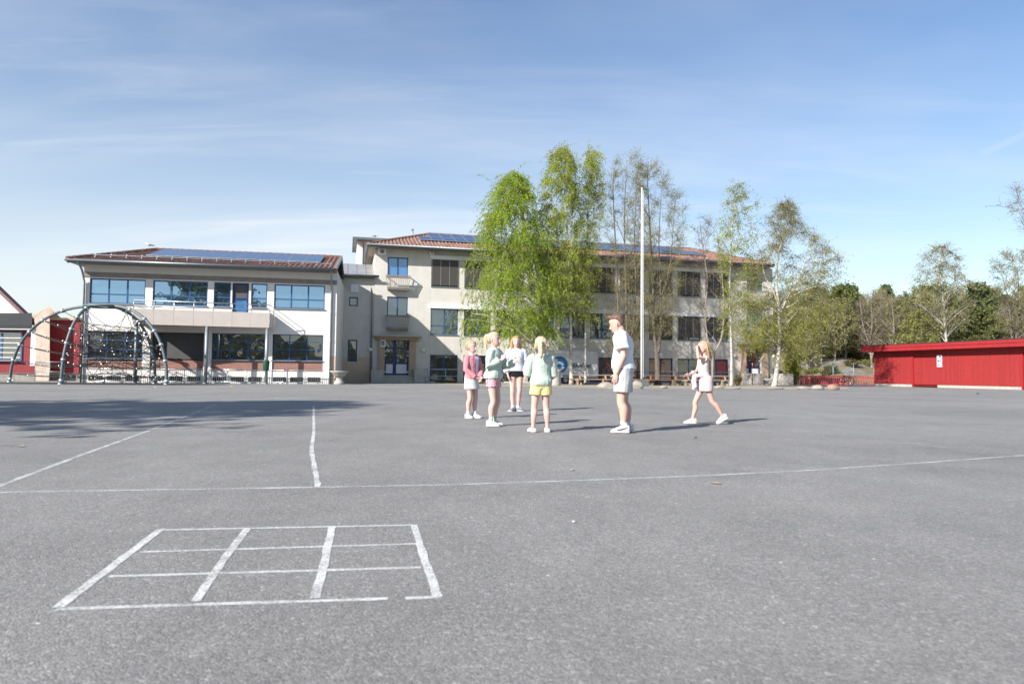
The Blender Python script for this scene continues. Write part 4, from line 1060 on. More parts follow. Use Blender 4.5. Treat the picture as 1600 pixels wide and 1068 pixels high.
m = MB(); m.box(-.64, sl+.64, -.75, -.703, f0, f0+(f1-f0)*.55); m.box(-.68, sl+.68, -.79, -.703, f0+(f1-f0)*.555, f1); m.box(-.65, -.603, -.70, 7.6, f0, f1-.03); m.build('fascia_board', Mt['red_trim'], ro)
m = MB(); m.box(-.7, sl+.7, -.81, 7.65, f1+.002, f1+.06); m.build('roofing_felt', Mt['felt'], ro)
a, zt2 = SF.px(1464.2, 554.5); b, zb2 = SF.px(1472.5, 573)
nt = thing('notice', 'white notice sheets with small pictures on the red shed', 'notice', SF.w(a, -.02, zb2), sth)
m = MB(); hh = (zt2-zb2)/3
for k in range(3): m.box(0, b-a, -.012, 0, k*hh+.006, (k+1)*hh-.006)
m.build('paper', Mt['white_panel'], nt)
W_ = b-a; prt = mat('dull_teal_print', (.06,.13,.14), .6)
for q0, q1, q2, q3 in ((.45,.8,2.3,2.75),(.1,.5,1.25,1.75),(.56,.86,1.35,1.7),(.1,.4,.4,.8)): m = MB(); m.box(W_*q0,W_*q1,-.016,-.0125,q2*hh,q3*hh); m.build('picture', prt, nt)

# ------------------------------------------------------------------ litter and leaves on the asphalt
def scrap(px, py, wpx, mat_, label, name, cat, hpx=2.0, seed=0):
    p = G(px, py); s_ = p.y/FPX; r = random.Random(seed); m = MB(); w = wpx*s_; n = 7; P = []
    for i in range(n):
        q = i/(n-1); P.append((w*(q-.5), .25*w*math.sin(q*PI)*r.uniform(.6,1.1)+.01, hpx*s_*math.sin(q*PI)*r.uniform(.5,1)+.004))
    top_ = P; bot = [(x, -y*.9, z*.4+.003) for x, y, z in P]
    for i in range(n-1): m.quad(bot[i], bot[i+1], top_[i+1], top_[i])
    m2 = MB(); m2.v = m.v[:]; m2.f = m.f[:]; m2.m = m.m[:]
    off = len(m.v); m.v += [(x, y, z+.003) for x, y, z in m2.v]; m.f += [tuple(reversed([i+off for i in f])) for f in m2.f]; m.m += m2.m
    o = m.build(name, mat_); o.location = (p.x, p.y, 0); o.rotation_euler = (0, 0, r.uniform(-.5,.5)); tag(o, label, cat)
leafm = mat('dry_orange_leaf', (.50,.38,.28), .7); 
scrap(33, 697.5, 13, leafm, 'dry orange leaf on the asphalt at the left', 'fallen_leaf', 'leaf', 1.6, 1)
scrap(362, 604, 7, mat('yellow_leaf', (.6,.42,.08), .7), 'yellow scrap on the asphalt before the white wing', 'litter', 'litter', 2, 2)
scrap(1529, 616, 9, Mt['green_plastic'], 'green scrap on the asphalt before the red shed', 'litter', 'litter', 3, 3)
scrap(1119, 755.3, 16, leafm, 'thin orange stick lying beyond the white line', 'fallen_stick', 'stick', .3, 4)
scrap(1088, 684.6, 5, Mt['black'], 'small black scrap left of the walking girl', 'litter', 'litter', 2, 5)
scrap(894, 735, 6, leafm, 'tiny brown leaf on asphalt behind the white line', 'fallen_leaf', 'leaf', 1.5, 6)
scrap(1136, 650, 4, Mt['black'], 'small dark leaf behind the walking girl', 'fallen_leaf', 'leaf', 1.2, 7)
scrap(1148, 649.5, 3, Mt['black'], 'tiny dark leaf right of the walking girl', 'fallen_leaf', 'leaf', 1.2, 8)
scrap(242, 605.5, 4, Mt['white_panel'], 'white paper scrap before the climbing frame', 'litter', 'litter', 1.5, 9)
scrap(897, 816, 4, Mt['white_panel'], 'white chip lying alone on the foreground asphalt', 'litter', 'litter', 1.0, 10)

# ------------------------------------------------------------------ birds on the ridges
def bird(p, rz, label):
    t_ = thing('gull', label, 'bird', p, rz)
    m = MB(); m.loft([[(x, r*math.cos(2*PI*j/10), z+r*.85*math.sin(2*PI*j/10)) for j in range(10)] for x, r, z in ((-.26,.012,.15),(-.2,.035,.155),(-.08,.075,.165),(.05,.085,.18),(.14,.06,.21),(.18,.045,.25),(.22,.042,.275),(.255,.025,.275),(.30,.008,.265))])
    for s_ in (-.03,.03): m.tube([(.0,s_,.11),(.01,s_,0)], .008, 5)
    m.build('body', mat('gull_white', (.62,.62,.62), .6), t_, True)
    for s_ in (-1, 1):
        m = MB(); m.loft([[(x, s_*(.07+r*.3*math.cos(2*PI*j/8)), z+r*math.sin(2*PI*j/8)) for j in range(8)] for x, r, z in ((-.34,.006,.15),(-.2,.035,.165),(-.02,.05,.18),(.08,.02,.19))]); m.build('wing', mat('gull_grey', (.16,.17,.18), .6), t_, True)
p = roof_pt(lr0-.35, .97, *la, .2); bird(LF.w(p.x, p.y, p.z), R(200), 'gull standing on the white wing roof by the solar panels')
q = tx0+(tx1-tx0)*.52; bird(MF.w(q, d1-.6, tz1+.22), R(20), 'gull standing on the flat grey tower roof')
# ------------------------------------------------------------------ trees
def leaf_arrays(P, size, r, hang=0.0, var=.4):
    N = len(P); a = r.normal(size=(N,3)); 
    if hang: a[:,2] = a[:,2]*(1-hang)-hang*1.6
    a /= np.linalg.norm(a, axis=1)[:,None]+1e-9
    b = np.cross(a, r.normal(size=(N,3))); b /= np.linalg.norm(b, axis=1)[:,None]+1e-9
    s = (size*(1+var*r.uniform(-1,1,N)))[:,None]
    V = np.stack([P-a*s*.5, P+b*s*.34, P+a*s*.5, P-b*s*.34], 1).reshape(-1,3)
    return V, np.arange(4*N).reshape(N,4)
def bez(a, b, c, n):
    return [a*(1-t)**2 + b*(2*t*(1-t)) + c*t*t for t in [i/n for i in range(n+1)]]
class TreeGeo: pass
def tree_geo(stems, rows, seed, nlimb=30, nsub=5, ntwig=5, twigL=(.5,1.0), droop=0.0, leaf_n=8, leafsize=.11, leaf_rel=lambda q: 1.0, rise=(.35,.9), depth=.85,
             subL=.45, hang=0.0, limb_r=.016, twig_r=.008, zlo=None, leaf_jit=.08, twig_sides=3, drop_twig=0.0):
    """stems: list of (points, r0, r1); rows: (z, xmin, xmax) silhouette in local metres"""
    rr = random.Random(seed); nr = np.random.default_rng(seed); W = MB(); LP = []
    rows = sorted(rows); zs = [q[0] for q in rows]; zmin, zmax = zs[0], zs[-1]
    allp = []
    for pts, r0, r1 in stems:
        P = [Vector(p) for p in pts]; Q = []
        for i in range(len(P)-1):
            a, b = P[i], P[i+1]; p0 = P[max(i-1,0)]; p3 = P[min(i+2, len(P)-1)]
            for k in range(5):
                t = k/5; Q.append(.5*((2*a)+(b-p0)*t+(2*p0-5*a+4*b-p3)*t*t+(3*a-p0-3*b+p3)*t**3))
        Q.append(P[-1]); n = len(Q)
        rad = [r0+(r1-r0)*(i/(n-1))**.8 for i in range(n)]
        if pts[0][2] < .1: rad[0] *= 1.5; rad[1] *= 1.15
        W.tube(Q, rad, 9); allp += [(q, rad[i]) for i, q in enumerate(Q)]
    def width(z):
        return np.interp(z, zs, [q[1] for q in rows]), np.interp(z, zs, [q[2] for q in rows])
    for i in range(nlimb):
        ze = zmin+(zmax-zmin)*((i+rr.random())/nlimb)
        xl, xr = width(ze); cx, hw = (xl+xr)/2, (xr-xl)/2
        az = i*2.39996+rr.uniform(-.5,.5); k = rr.uniform(.62,1.02)
        e = Vector((cx+hw*k*math.cos(az), hw*depth*k*math.sin(az), ze))
        # start on the stem point that best suits the wanted rise
        best = None
        for q, rd in allp:
            h = math.hypot(q.x-e.x, q.y-e.y); want = rr.uniform(*rise)*h
            if q.z < (zlo or 0) or q.z > e.z+.3: continue
            c = abs((e.z-q.z)-want)+.35*h+rr.random()*.6
            if best is None or c < best[0]: best = (c, q, rd)
        if best is None: q, rd = min(allp, key=lambda t_: (t_[0]-e).length)
        else: _, q, rd = best
        L = (e-q).length
        if L < .2: continue
        ctl = q.lerp(e, .5)+Vector((rr.uniform(-.1,.1)*L, rr.uniform(-.1,.1)*L, (.14+droop*.12)*L))
        pts = bez(q, ctl, e, 8); lr = min(rd*.6, max(.012, limb_r*L))
        pts = [p+Vector((rr.uniform(-.03,.03), rr.uniform(-.03,.03), rr.uniform(-.03,.03)))*L*.35*(0 < j < 8) for j, p in enumerate(pts)]
        W.tube(pts, [lr*(1-.8*j/8) for j in range(9)], 5, 1 if lr < .028 else 0)
        for s in range(nsub):
            t = .25+.75*(s+rr.random())/nsub; j = min(int(t*8), 7); p = pts[j].lerp(pts[j+1], t*8-j); d = (pts[j+1]-pts[j]).normalized()
            dv = (d*.7+Vector((rr.gauss(0,1), rr.gauss(0,1)*depth, rr.gauss(0,.7)+.25-droop*.5))*.6).normalized()
            sl = L*subL*rr.uniform(.5,1.1)*(1.15-t*.5)
            e2 = p+dv*sl+Vector((0,0,-droop*sl*.25)); sp_ = bez(p, p.lerp(e2,.5)+Vector((0,0,.1*sl)), e2, 4); sr = max(.008, lr*(1-.8*t)*.55)
            W.tube(sp_, [sr*(1-.7*k/4) for k in range(5)], 4, 1, caps=False)
            for w_ in range(ntwig):
                t2 = (w_+rr.random())/ntwig; j2 = min(int(t2*4), 3); p2 = sp_[j2].lerp(sp_[j2+1], t2*4-j2)
                dv2 = (dv*.5+Vector((rr.gauss(0,1), rr.gauss(0,1), rr.gauss(0,.8)+.15))*.7).normalized()
                tl_ = rr.uniform(*twigL); v = dv2*(1-.55*min(droop,1)); tp = [p2]; n = 4 if droop < .4 else 6
                for k in range(n):
                    v = v+Vector((rr.gauss(0,.12), rr.gauss(0,.12), rr.gauss(0,.1)-droop*.42)); v.normalize(); tp.append(tp[-1]+v*(tl_/n))
                if rr.random() >= drop_twig: W.tube(tp, [twig_r*(1-.6*k/n) for k in range(n+1)], twig_sides, 1, caps=False)
                q_ = (p2.z-zmin)/max(zmax-zmin, .1); m = leaf_n*leaf_rel(min(max(q_, 0), 1)); m = int(m)+(rr.random() < m-int(m))
                for _ in range(m):
                    u = rr.uniform(.1, 1.03)*n; k = min(int(u), n-1); LP.append(tp[k].lerp(tp[k+1], u-k))
    LP = np.array([tuple(p) for p in LP]).reshape(-1,3)
    if len(LP): LP = LP+nr.normal(size=LP.shape)*leaf_jit
    g_ = TreeGeo(); g_.W = W; g_.LP = LP; g_.LV, g_.LF = leaf_arrays(LP, leafsize, nr, hang) if len(LP) else (np.zeros((0,3)), np.zeros((0,4), int)); return g_
def tree(name, label, cat, base, Y, stems_px, rows_px, barkm, leafm_, seed, group=None, z0=0.0, depth=.85, twigm='twig', **k):
    b = PY(base, 600, Y); b.z = z0
    L = lambda px, py: PY(px, py, Y)-b
    stems = []
    for pts, r0, r1 in stems_px:
        rs = random.Random(seed+len(stems)); P = []; oy = 0
        for i, (px, py) in enumerate(pts):
            p = L(px, py); 
            if i == 0 and py > 590: p.z = -.05
            oy += rs.uniform(-.12,.12)*(i > 0) ; p.y += oy; P.append(p)
        stems.append((P, r0, r1))
    rows = []
    for py, l, r in rows_px: p, q = L(l, py), L(r, py); rows.append((p.z, p.x, q.x))
    g_ = tree_geo(stems, rows, seed, depth=depth, **k)
    t_ = thing(name, label, cat, b, 0, group)
    g_.W.build('trunk', [Mt[barkm], Mt[twigm]], t_, True)
    if len(g_.LF): np_mesh('crown', g_.LV, g_.LF, Mt[leafm_], t_)
    return t_

TG = 'trees before the school block'
tree('birch_tree', 'broad weeping birch in fresh bright green leaf, leftmost tree', 'tree', 851, 50,
     [([(851,602),(849,545),(844,480),(834,410),(820,345),(808,300),(802,275)], .20, .02), ([(846,500),(835,450),(800,390),(782,340)], .08, .015), ([(843,480),(855,420),(858,360),(850,310)], .08, .015)],
     [(268,794,812),(284,766,832),(310,756,848),(345,748,856),(385,738,866),(430,730,870),(470,724,872),(495,724,868),(515,736,862)],
     'birch', 'leaf_birch', 101, TG, nlimb=80, nsub=6, ntwig=6, twigL=(.8,2.0), droop=.85, leaf_n=30, leafsize=.092, rise=(.3,.8), hang=.5, subL=.42, leaf_jit=.05, zlo=1.5)
tree('birch_tree', 'tall slender birch with pale green drooping leaves, highest crown', 'tree', 893, 50.6,
     [([(893,603),(892,520),(889,430),(885,340),(881,280),(878,232)], .15, .015), ([(889,440),(872,370),(862,310),(860,265)], .06, .012), ([(889,420),(898,340),(899,270)], .06, .012)],
     [(228,868,886),(246,855,900),(290,850,906),(340,850,906),(400,852,912),(450,858,915),(485,866,912)],
     'birch', 'leaf_birch2', 102, TG, nlimb=54, nsub=6, ntwig=5, twigL=(.7,1.5), droop=.75, leaf_n=27, leafsize=.09, rise=(.5,1.2), hang=.5, zlo=3, leaf_rel=lambda q: .55+.6*q)
tree('birch_tree', 'thin dark stemmed birch with narrow light crown beside tallest birch', 'tree', 915, 51.2,
     [([(915,602),(915,520),(917,430),(919,340),(922,280),(923,234)], .10, .012), ([(918,400),(928,330),(934,270)], .04, .01)],
     [(230,914,932),(250,908,940),(300,906,943),(350,906,941),(400,905,937),(450,902,934),(500,900,930)],
     'birch', 'leaf_birch2', 103, TG, nlimb=44, nsub=5, ntwig=5, twigL=(.6,1.4), droop=.75, leaf_n=22, leafsize=.085, rise=(.6,1.3), hang=.5, zlo=3, leaf_rel=lambda q: .45+.75*q)
tree('bare_tree', 'many stemmed bare tree with tiny olive buds left of flagpole', 'tree', 975, 51.5,
     [([(974,602),(969,545),(966,470),(962,380),(958,300),(960,262)], .13, .012), ([(976,602),(979,530),(978,440),(976,340),(980,250)], .14, .012), ([(978,602),(986,540),(993,460),(992,370),(996,270)], .11, .012), ([(980,580),(992,530),(1004,460),(1006,380)], .07, .012), ([(970,560),(955,520),(946,512)], .05, .015)],
     [(243,972,1000),(262,954,1010),(300,946,1016),(360,944,1018),(420,944,1018),(480,942,1014),(530,948,1010),(548,958,1000)],
     'bark', 'leaf_bud', 104, TG, nlimb=66, nsub=7, ntwig=9, twigL=(.4,.95), droop=.0, leaf_n=4.2, leafsize=.07, rise=(.8,1.8), twig_r=.004, limb_r=.012, zlo=1.5, leaf_rel=lambda q: .9)
tree('bare_tree', 'dark forked tree with knotted trunk and tiny leaves right of flagpole', 'tree', 1028, 52,
     [([(1028,603),(1027,565),(1025,545),(1021,500),(1021,440),(1017,370),(1013,300),(1012,266)], .24, .012), ([(1028,552),(1033,510),(1032,450),(1030,380),(1034,300)], .15, .012), ([(1031,470),(1046,420),(1052,360),(1056,310)], .06, .012), ([(1024,500),(1008,470),(1000,440)], .05, .012), ([(1030,500),(1050,475),(1070,455)], .05, .012)],
     [(256,1002,1026),(276,990,1050),(310,986,1068),(350,984,1077),(400,984,1075),(450,988,1072),(500,998,1062),(520,1004,1050)],
     'bark', 'leaf_bud', 105, TG, nlimb=66, nsub=7, ntwig=9, twigL=(.4,.95), leaf_n=4.2, leafsize=.07, rise=(.6,1.6), twig_r=.004, limb_r=.012, zlo=1.8)
tree('bare_tree', 'small bare tree forking low into two dark stems', 'tree', 1115, 53,
     [([(1115,603),(1115,565),(1115,548)], .17, .14), ([(1115,552),(1105,528),(1103,485),(1106,435),(1099,385),(1094,342)], .11, .012), ([(1115,552),(1127,530),(1132,495),(1131,455),(1126,400),(1120,360)], .11, .012)],
     [(338,1086,1108),(370,1078,1128),(420,1070,1146),(470,1072,1152),(510,1082,1150)],
     'bark_pale', 'leaf_bud', 106, TG, nlimb=34, nsub=6, ntwig=6, twigL=(.35,.8), leaf_n=.25, leafsize=.09, rise=(.6,1.5), twig_r=.008, zlo=3)
tree('birch_tree', 'slim white stemmed birch with sparse pale leaves near the right entrance', 'tree', 1143, 51,
     [([(1143,605),(1143,545),(1141,450),(1144,370),(1150,310),(1151,292)], .13, .012), ([(1142,500),(1156,470),(1172,440),(1178,400)], .05, .01)],
     [(290,1143,1158),(310,1126,1178),(345,1118,1188),(385,1118,1186),(430,1122,1184),(480,1126,1178),(520,1130,1172)],
     'birch', 'leaf_birch2', 107, TG, nlimb=40, nsub=5, ntwig=5, twigL=(.5,1.0), droop=.45, leaf_n=7.5, leafsize=.10, rise=(.5,1.2), zlo=3)
tree('birch_tree', 'leaning birch with wide airy yellow green crown, rightmost before block', 'tree', 1211, 50.5,
     [([(1210,604),(1216,565),(1220,525),(1218,480),(1214,440),(1216,400),(1226,362),(1230,335),(1227,316)], .19, .012), ([(1219,490),(1230,465),(1246,440),(1258,405),(1266,365)], .10, .012), ([(1218,482),(1208,455),(1196,432),(1190,405)], .08, .012), ([(1246,440),(1275,425),(1300,405),(1320,395)], .05, .01), ([(1220,540),(1238,530),(1258,520)], .05, .01)],
     [(314,1222,1232),(335,1206,1246),(358,1190,1274),(385,1180,1302),(415,1170,1326),(450,1162,1322),(490,1150,1300),(525,1148,1284),(548,1160,1266)],
     'birch', 'leaf_yellow', 108, TG, nlimb=90, nsub=7, ntwig=7, twigL=(.5,1.2), droop=.45, leaf_n=12, leafsize=.085, rise=(.15,.8), zlo=2.5, leaf_rel=lambda q: max(.26, 1.25-1.5*q), depth=.7)
# off-frame trees: one whose crown shades the yard at the left, one whose twigs reach in at the right
g_ = tree_geo([([Vector((0,0,-.05)),Vector((.1,.1,2.2)),Vector((0,.2,6)),Vector((.2,.1,11))], .3, .03)], [(4.6,-1.8,1.8),(6,-4.2,4.4),(8,-5.6,5.8),(10,-4.8,4.8),(12,-2.4,2.4),(12.8,-.8,.8)], 120, nlimb=70, nsub=6, ntwig=6, twigL=(.4,.9), leaf_n=13, leafsize=.24, depth=1.0, rise=(.2,.7))
t_ = thing('broadleaf_tree', 'broad leafy tree left of the view shading the yard', 'tree', (-20.2, 2.6, 0)); g_.W.build('trunk', [Mt['bark'], Mt['twig']], t_, True); np_mesh('crown', g_.LV, g_.LF, Mt['leaf_green'], t_)
tree('bare_tree', 'budding bare tree at right edge whose twigs reach into view', 'tree', 1760, 27,
     [([(1760,650),(1755,520),(1740,400),(1735,300),(1730,230)], .2, .02), ([(1750,480),(1690,400),(1640,350),(1600,325)], .07, .012)],
     [(215,1690,1780),(260,1610,1860),(290,1572,1880),(320,1560,1890),(350,1570,1890),(400,1600,1880),(450,1640,1860)],
     'bark', 'leaf_bud', 121, nlimb=56, nsub=6, ntwig=6, twigL=(.3,.6), leaf_n=1.6, leafsize=.05, rise=(.05,.8), twig_r=.006, zlo=2, subL=.3)

# ---- trees on the hill -------------------------------------------------
def hill_base(px, Y):
    x = PY(px, 600, Y).x; return x, hz(x, Y)-.1
FG = 'trees on the wooded hillside'
P_ = {}
def proto(kind, seed):
    r = random.Random(seed)
    if kind == 'pine':
        H = 9.0; g_ = tree_geo([([Vector((0,0,0)),Vector((.1,0,4)),Vector((-.05,.1,H))], .17, .03)], [(3.8,-1.2,1.2),(5,-2.1,2.2),(6.6,-2.0,1.9),(8,-1.4,1.4),(9.3,-.4,.4)], seed, nlimb=26, nsub=5, ntwig=4, twigL=(.3,.6), leaf_n=7, leafsize=.42, depth=1, rise=(.0,.4), leaf_jit=.14); m = ('bark','needles')
    elif kind == 'bare':
        H = 9.0; g_ = tree_geo([([Vector((0,0,0)),Vector((.15,0,3)),Vector((-.1,.1,6)),Vector((.1,0,H))], .16, .02),([Vector((.1,0,2.5)),Vector((.9,.3,5)),Vector((1.3,.2,8))], .09, .02)], [(2.5,-1.2,1.2),(4.5,-2.3,2.4),(7,-2.2,2.2),(9.3,-.7,.8)], seed, nlimb=34, nsub=6, ntwig=5, twigL=(.5,1.0), leaf_n=.25, leafsize=.12, depth=1, rise=(.6,1.5), twig_r=.017, limb_r=.022); m = ('bark_pale','leaf_bud')
    elif kind == 'brown':
        H = 8.5; g_ = tree_geo([([Vector((0,0,0)),Vector((-.1,0,3)),Vector((.2,.1,H))], .14, .02)], [(1.6,-1.6,1.5),(3.5,-2.4,2.4),(6.2,-2.2,2.3),(8.7,-.6,.6)], seed, nlimb=34, nsub=5, ntwig=4, twigL=(.4,.9), leaf_n=3.2, leafsize=.2, depth=1, rise=(.5,1.2), twig_r=.015); m = ('bark_pale','leaf_bud')
    elif kind == 'yellow':
        H = 8; g_ = tree_geo([([Vector((0,0,0)),Vector((-.1,0,3)),Vector((.1,.1,H))], .13, .02)], [(1.0,-1.5,1.5),(3,-2.5,2.4),(5.5,-2.3,2.2),(8.2,-.6,.6)], seed, nlimb=36, nsub=5, ntwig=5, twigL=(.4,.9), leaf_n=5.5, leafsize=.2, depth=1, rise=(.4,1.0), drop_twig=.5); m = ('bark_pale','leaf_olive')
    else:
        H = 6; g_ = tree_geo([([Vector((0,0,0)),Vector((.1,0,2)),Vector((0,.1,H))], .13, .02)], [(.5,-1.6,1.6),(2,-2.5,2.4),(4,-2.4,2.3),(6,-1.2,1.2),(6.7,-.3,.4)], seed, nlimb=36, nsub=5, ntwig=5, twigL=(.3,.7), leaf_n=7, leafsize=.22, depth=1, rise=(.2,.8), drop_twig=.6); m = ('bark','leaf_green')
    g_.m = m; g_.H = H; return g_
kinds = {k: [proto(k, 200+7*i), proto(k, 203+7*i)] for i, k in enumerate(('pine','bare','brown','yellow','green'))}
protoobj = {}
def hill_tree(kind, px, Y, ytop, label, name, var=0, wide=1.0, group=FG):
    x, z = hill_base(px, Y); H = PY(px, ytop, Y).z-z; g_ = kinds[kind][var]; s_ = H/g_.H
    key = (kind, var)
    if key not in protoobj:
        t_ = thing(name, label, 'tree', (0,0,0), 0, group); g_.W.build('trunk', [Mt[g_.m[0]], Mt['twig']], t_, True); np_mesh('crown', g_.LV, g_.LF, Mt[g_.m[1]], t_); protoobj[key] = t_
    else: t_ = copy_tree(protoobj[key]); t_['label'] = label; t_['group'] = group
    t_.location = (x, Y, z); t_.rotation_euler = (0, 0, random.uniform(0, 6)); t_.scale = (s_*wide, s_*wide, s_)
    return t_
hill_tree('bare', 1363, 86, 460, 'tall grey leafless tree above the rock, twin pale trunks', 'bare_tree', 0, .9)
hill_tree('bare', 1396, 84, 466, 'bushy pale grey leafless tree left of the yellow tree', 'bare_tree', 1, 1.2)
hill_tree('bare', 1341, 90, 474, 'grey leafless tree on slope above dark shrubs', 'bare_tree', 0, 1.1)
hill_tree('bare', 1418, 92, 470, 'grey leafless tree touching the yellow tree', 'bare_tree', 1, .8)
hill_tree('yellow', 1440, 82, 452, 'yellow green tree left of the birch behind the shed', 'leafy_tree', 0, .85)
hill_tree('yellow', 1436, 76, 490, 'low bright yellow green tree behind the shed roof', 'leafy_tree', 1, 1.3)
hill_tree('brown', 1262, 82, 456, 'olive budding tree just right of the leaning birch', 'budding_tree', 0, 1.0)
hill_tree('brown', 1284, 84, 468, 'olive budding tree above the left end of shrubs', 'budding_tree', 1, .9)
hill_tree('brown', 1305, 83, 470, 'olive brown budding tree on slope above the juniper', 'budding_tree', 0, .9)
hill_tree('brown', 1240, 86, 470, 'olive budding tree seen through the leaning birch', 'budding_tree', 1, 1.0)
hill_tree('brown', 1322, 88, 480, 'low brown budding tree between grey leafless ones', 'budding_tree', 1, 1.1)
hill_tree('brown', 1458, 92, 478, 'olive tree directly behind the shed birch trunk', 'budding_tree', 0, 1.1)
hill_tree('brown', 1508, 90, 475, 'olive tree right of the shed birch', 'budding_tree', 1, 1.0)
hill_tree('pine', 1531, 88, 450, 'dark rounded pine standing above green bushes at right', 'pine_tree', 0, 1.15)
hill_tree('pine', 1386, 112, 450, 'dark pine on ridge above grey leafless trees', 'pine_tree', 1, .9)
hill_tree('pine', 1335, 112, 453, 'dark pine on ridge left of the tall grey tree', 'pine_tree', 0, .9)
hill_tree('pine', 1312, 110, 455, 'dark pine at left end of the ridge line', 'pine_tree', 1, .9)
hill_tree('green', 1504, 78, 500, 'green leafy tree behind the shed, right of birch', 'leafy_tree', 0, 1.0)
hill_tree('green', 1542, 80, 494, 'green leafy tree below the rounded pine', 'leafy_tree', 1, 1.2)
hill_tree('brown', 1290, 94, 466, 'tall olive tree rising behind the juniper and shrubs', 'budding_tree', 1, .9)
def z_of(px, Y): return hill_base(px, Y)
x, z = hill_base(1480, 75)
tree('birch_tree', 'white stemmed birch with sparse crown rising behind the red shed', 'tree', 1480, 75,
     [([(1481,560),(1478,520),(1474,480),(1471,440),(1469,405),(1470,384)], .17, .015), ([(1474,478),(1488,450),(1494,420),(1495,404)], .07, .012)],
     [(382,1464,1478),(396,1444,1492),(425,1436,1504),(455,1432,1514),(485,1432,1514),(510,1438,1508)], 'birch', 'leaf_bud', 131, FG, z0=z, nlimb=46, nsub=6, ntwig=7, twigL=(.6,1.2), droop=.4, leaf_n=3.2, leafsize=.12, rise=(.5,1.2), twig_r=.012, zlo=z-z+1.5)
x, z = hill_base(1586, 74)
tree('bare_tree', 'dark many stemmed tree with green buds at the right edge', 'tree', 1586, 74,
     [([(1583,560),(1579,500),(1574,460),(1566,425)], .13, .015), ([(1587,560),(1588,500),(1592,450),(1590,410)], .14, .015), ([(1590,560),(1597,500),(1610,440),(1620,410)], .12, .015)],
     [(392,1580,1612),(404,1556,1640),(425,1542,1660),(455,1540,1664),(490,1552,1650),(515,1565,1640)], 'bark', 'leaf_bud', 133, FG, z0=z, nlimb=50, nsub=6, ntwig=7, twigL=(.5,1.0), leaf_n=3.0, leafsize=.12, rise=(.6,1.4), twig_r=.013, zlo=1)
# the rest of the wood reads as one mass
Vs, Fs, Ms, off = [], [], [], 0
rw = random.Random(77)
woodm = ['leaf_bud','leaf_olive','leaf_green','needles','bark_pale','bark']
for i in range(230):
    far = rw.random(); Y = 88+42*far; x = rw.uniform(18, 120); 
    if x/Y < .36+.0 or x/Y > .86: 
        if rw.random() < .8: continue
    k = rw.choices(['brown','bare','pine','yellow','green'], [6,4,.5+3.5*far,1.2,.25])[0]; g_ = kinds[k][rw.randrange(2)]
    z = hz(x, Y); ytop_z = .82+Y*(.118+.008*math.sin(x*.35)+rw.uniform(-.012,.008)); H = max(3.5, min(ytop_z-z, 10)); s_ = H/g_.H; a = rw.uniform(0, 6)
    M3 = np.array([[math.cos(a),-math.sin(a),0],[math.sin(a),math.cos(a),0],[0,0,1]])*s_
    sel = np.arange(len(g_.LF)); V = g_.LV@M3.T+np.array([x,Y,z-.1]); Vs.append(V); Fs.append(g_.LF+off); off += len(V); Ms.append(np.full(len(g_.LF), woodm.index(g_.m[1])))
    WV = np.array(g_.W.v)@M3.T+np.array([x,Y,z-.1]); WF = np.array([f for f in g_.W.f if len(f) == 4]); Vs.append(WV); Fs.append(WF+off); off += len(WV); Ms.append(np.full(len(WF), woodm.index(g_.m[0])))
# leafless undergrowth along the wood edge
o = np_mesh('distant_wood', np.concatenate(Vs), np.concatenate(Fs), [Mt[q] for q in woodm]); o.data.polygons.foreach_set('material_index', np.concatenate(Ms).astype(np.int32)); tag(o, 'mixed wood of pines and leafless trees covering the hill', 'wood', kind='stuff')

# ---- bushes --------------------------------------------------------------
def bush(px0, px1, ytop, ybase, Y, leafm_, label, seed, n=1500, ls=.12, z0=None, spiky=False, name='bush', dep=.8):
    p, q = PY(px0, ybase, Y), PY(px1, ybase, Y); w = (q.x-p.x)/2; h = (ybase-ytop)/FPX*Y; r = random.Random(seed); nr = np.random.default_rng(seed)
    b = Vector(((p.x+q.x)/2, Y, p.z if z0 is None else z0)); t_ = thing(name, label, 'bush', b)
    m = MB(); LP = []
    for i in range(38):
        a = r.uniform(0, 2*PI); k = r.uniform(.3,1); e = Vector((w*k*math.cos(a), w*dep*k*math.sin(a), h*r.uniform(.55,1.0)*(1-.35*k*k))); s_ = Vector((e.x*.3, e.y*.3, 0)); pts = bez(s_, s_.lerp(e,.5)+Vector((0,0,.15*h)), e, 5)
        m.tube(pts, [.02,.017,.014,.011,.008,.005], 4, caps=False)
        for _ in range(n//38):
            u = r.uniform(.15,1)*5; j = min(int(u),4); LP.append(pts[j].lerp(pts[j+1], u-j))
    m.build('stem', Mt['twig'], t_); LP = np.array([tuple(v) for v in LP])+nr.normal(size=(len(LP),3))*np.array([w*.16, w*.16, h*.07]); LP[:,2] = np.abs(LP[:,2])
    V, F = leaf_arrays(LP, ls, nr); np_mesh('foliage', V, F, Mt[leafm_], t_); return t_
bush(1222, 1256, 541, 603, 60, 'leaf_yellow', 'tall light green willowy bush behind the leaning birch', 1, 2600, .14, z0=0)
bush(731, 768, 570, 601, 50.2, 'leaf_brown', 'brown leafless hedge bush behind the girl in mint', 2, 1800, .10, z0=0)
bush(768, 790, 574, 601, 50.6, 'leaf_brown', 'brown hedge bush below the ground floor windows', 3, 1200, .10, z0=0)
bush(1146, 1160, 583, 604, 52.5, 'leaf_brown', 'small dry bush left of the right entrance cheek wall', 4, 900, .09, z0=0)
x, z = hill_base(1301, 77); bush(1288, 1311, 563, 581, 77, 'needles', 'dark green juniper bush on the grey rock', 5, 2000, .16, z0=z)
x, z = hill_base(1285, 76.5); bush(1283, 1296, 569, 582, 76.5, 'leaf_brown', 'olive bush beside the juniper on rock', 6, 1000, .16, z0=z)
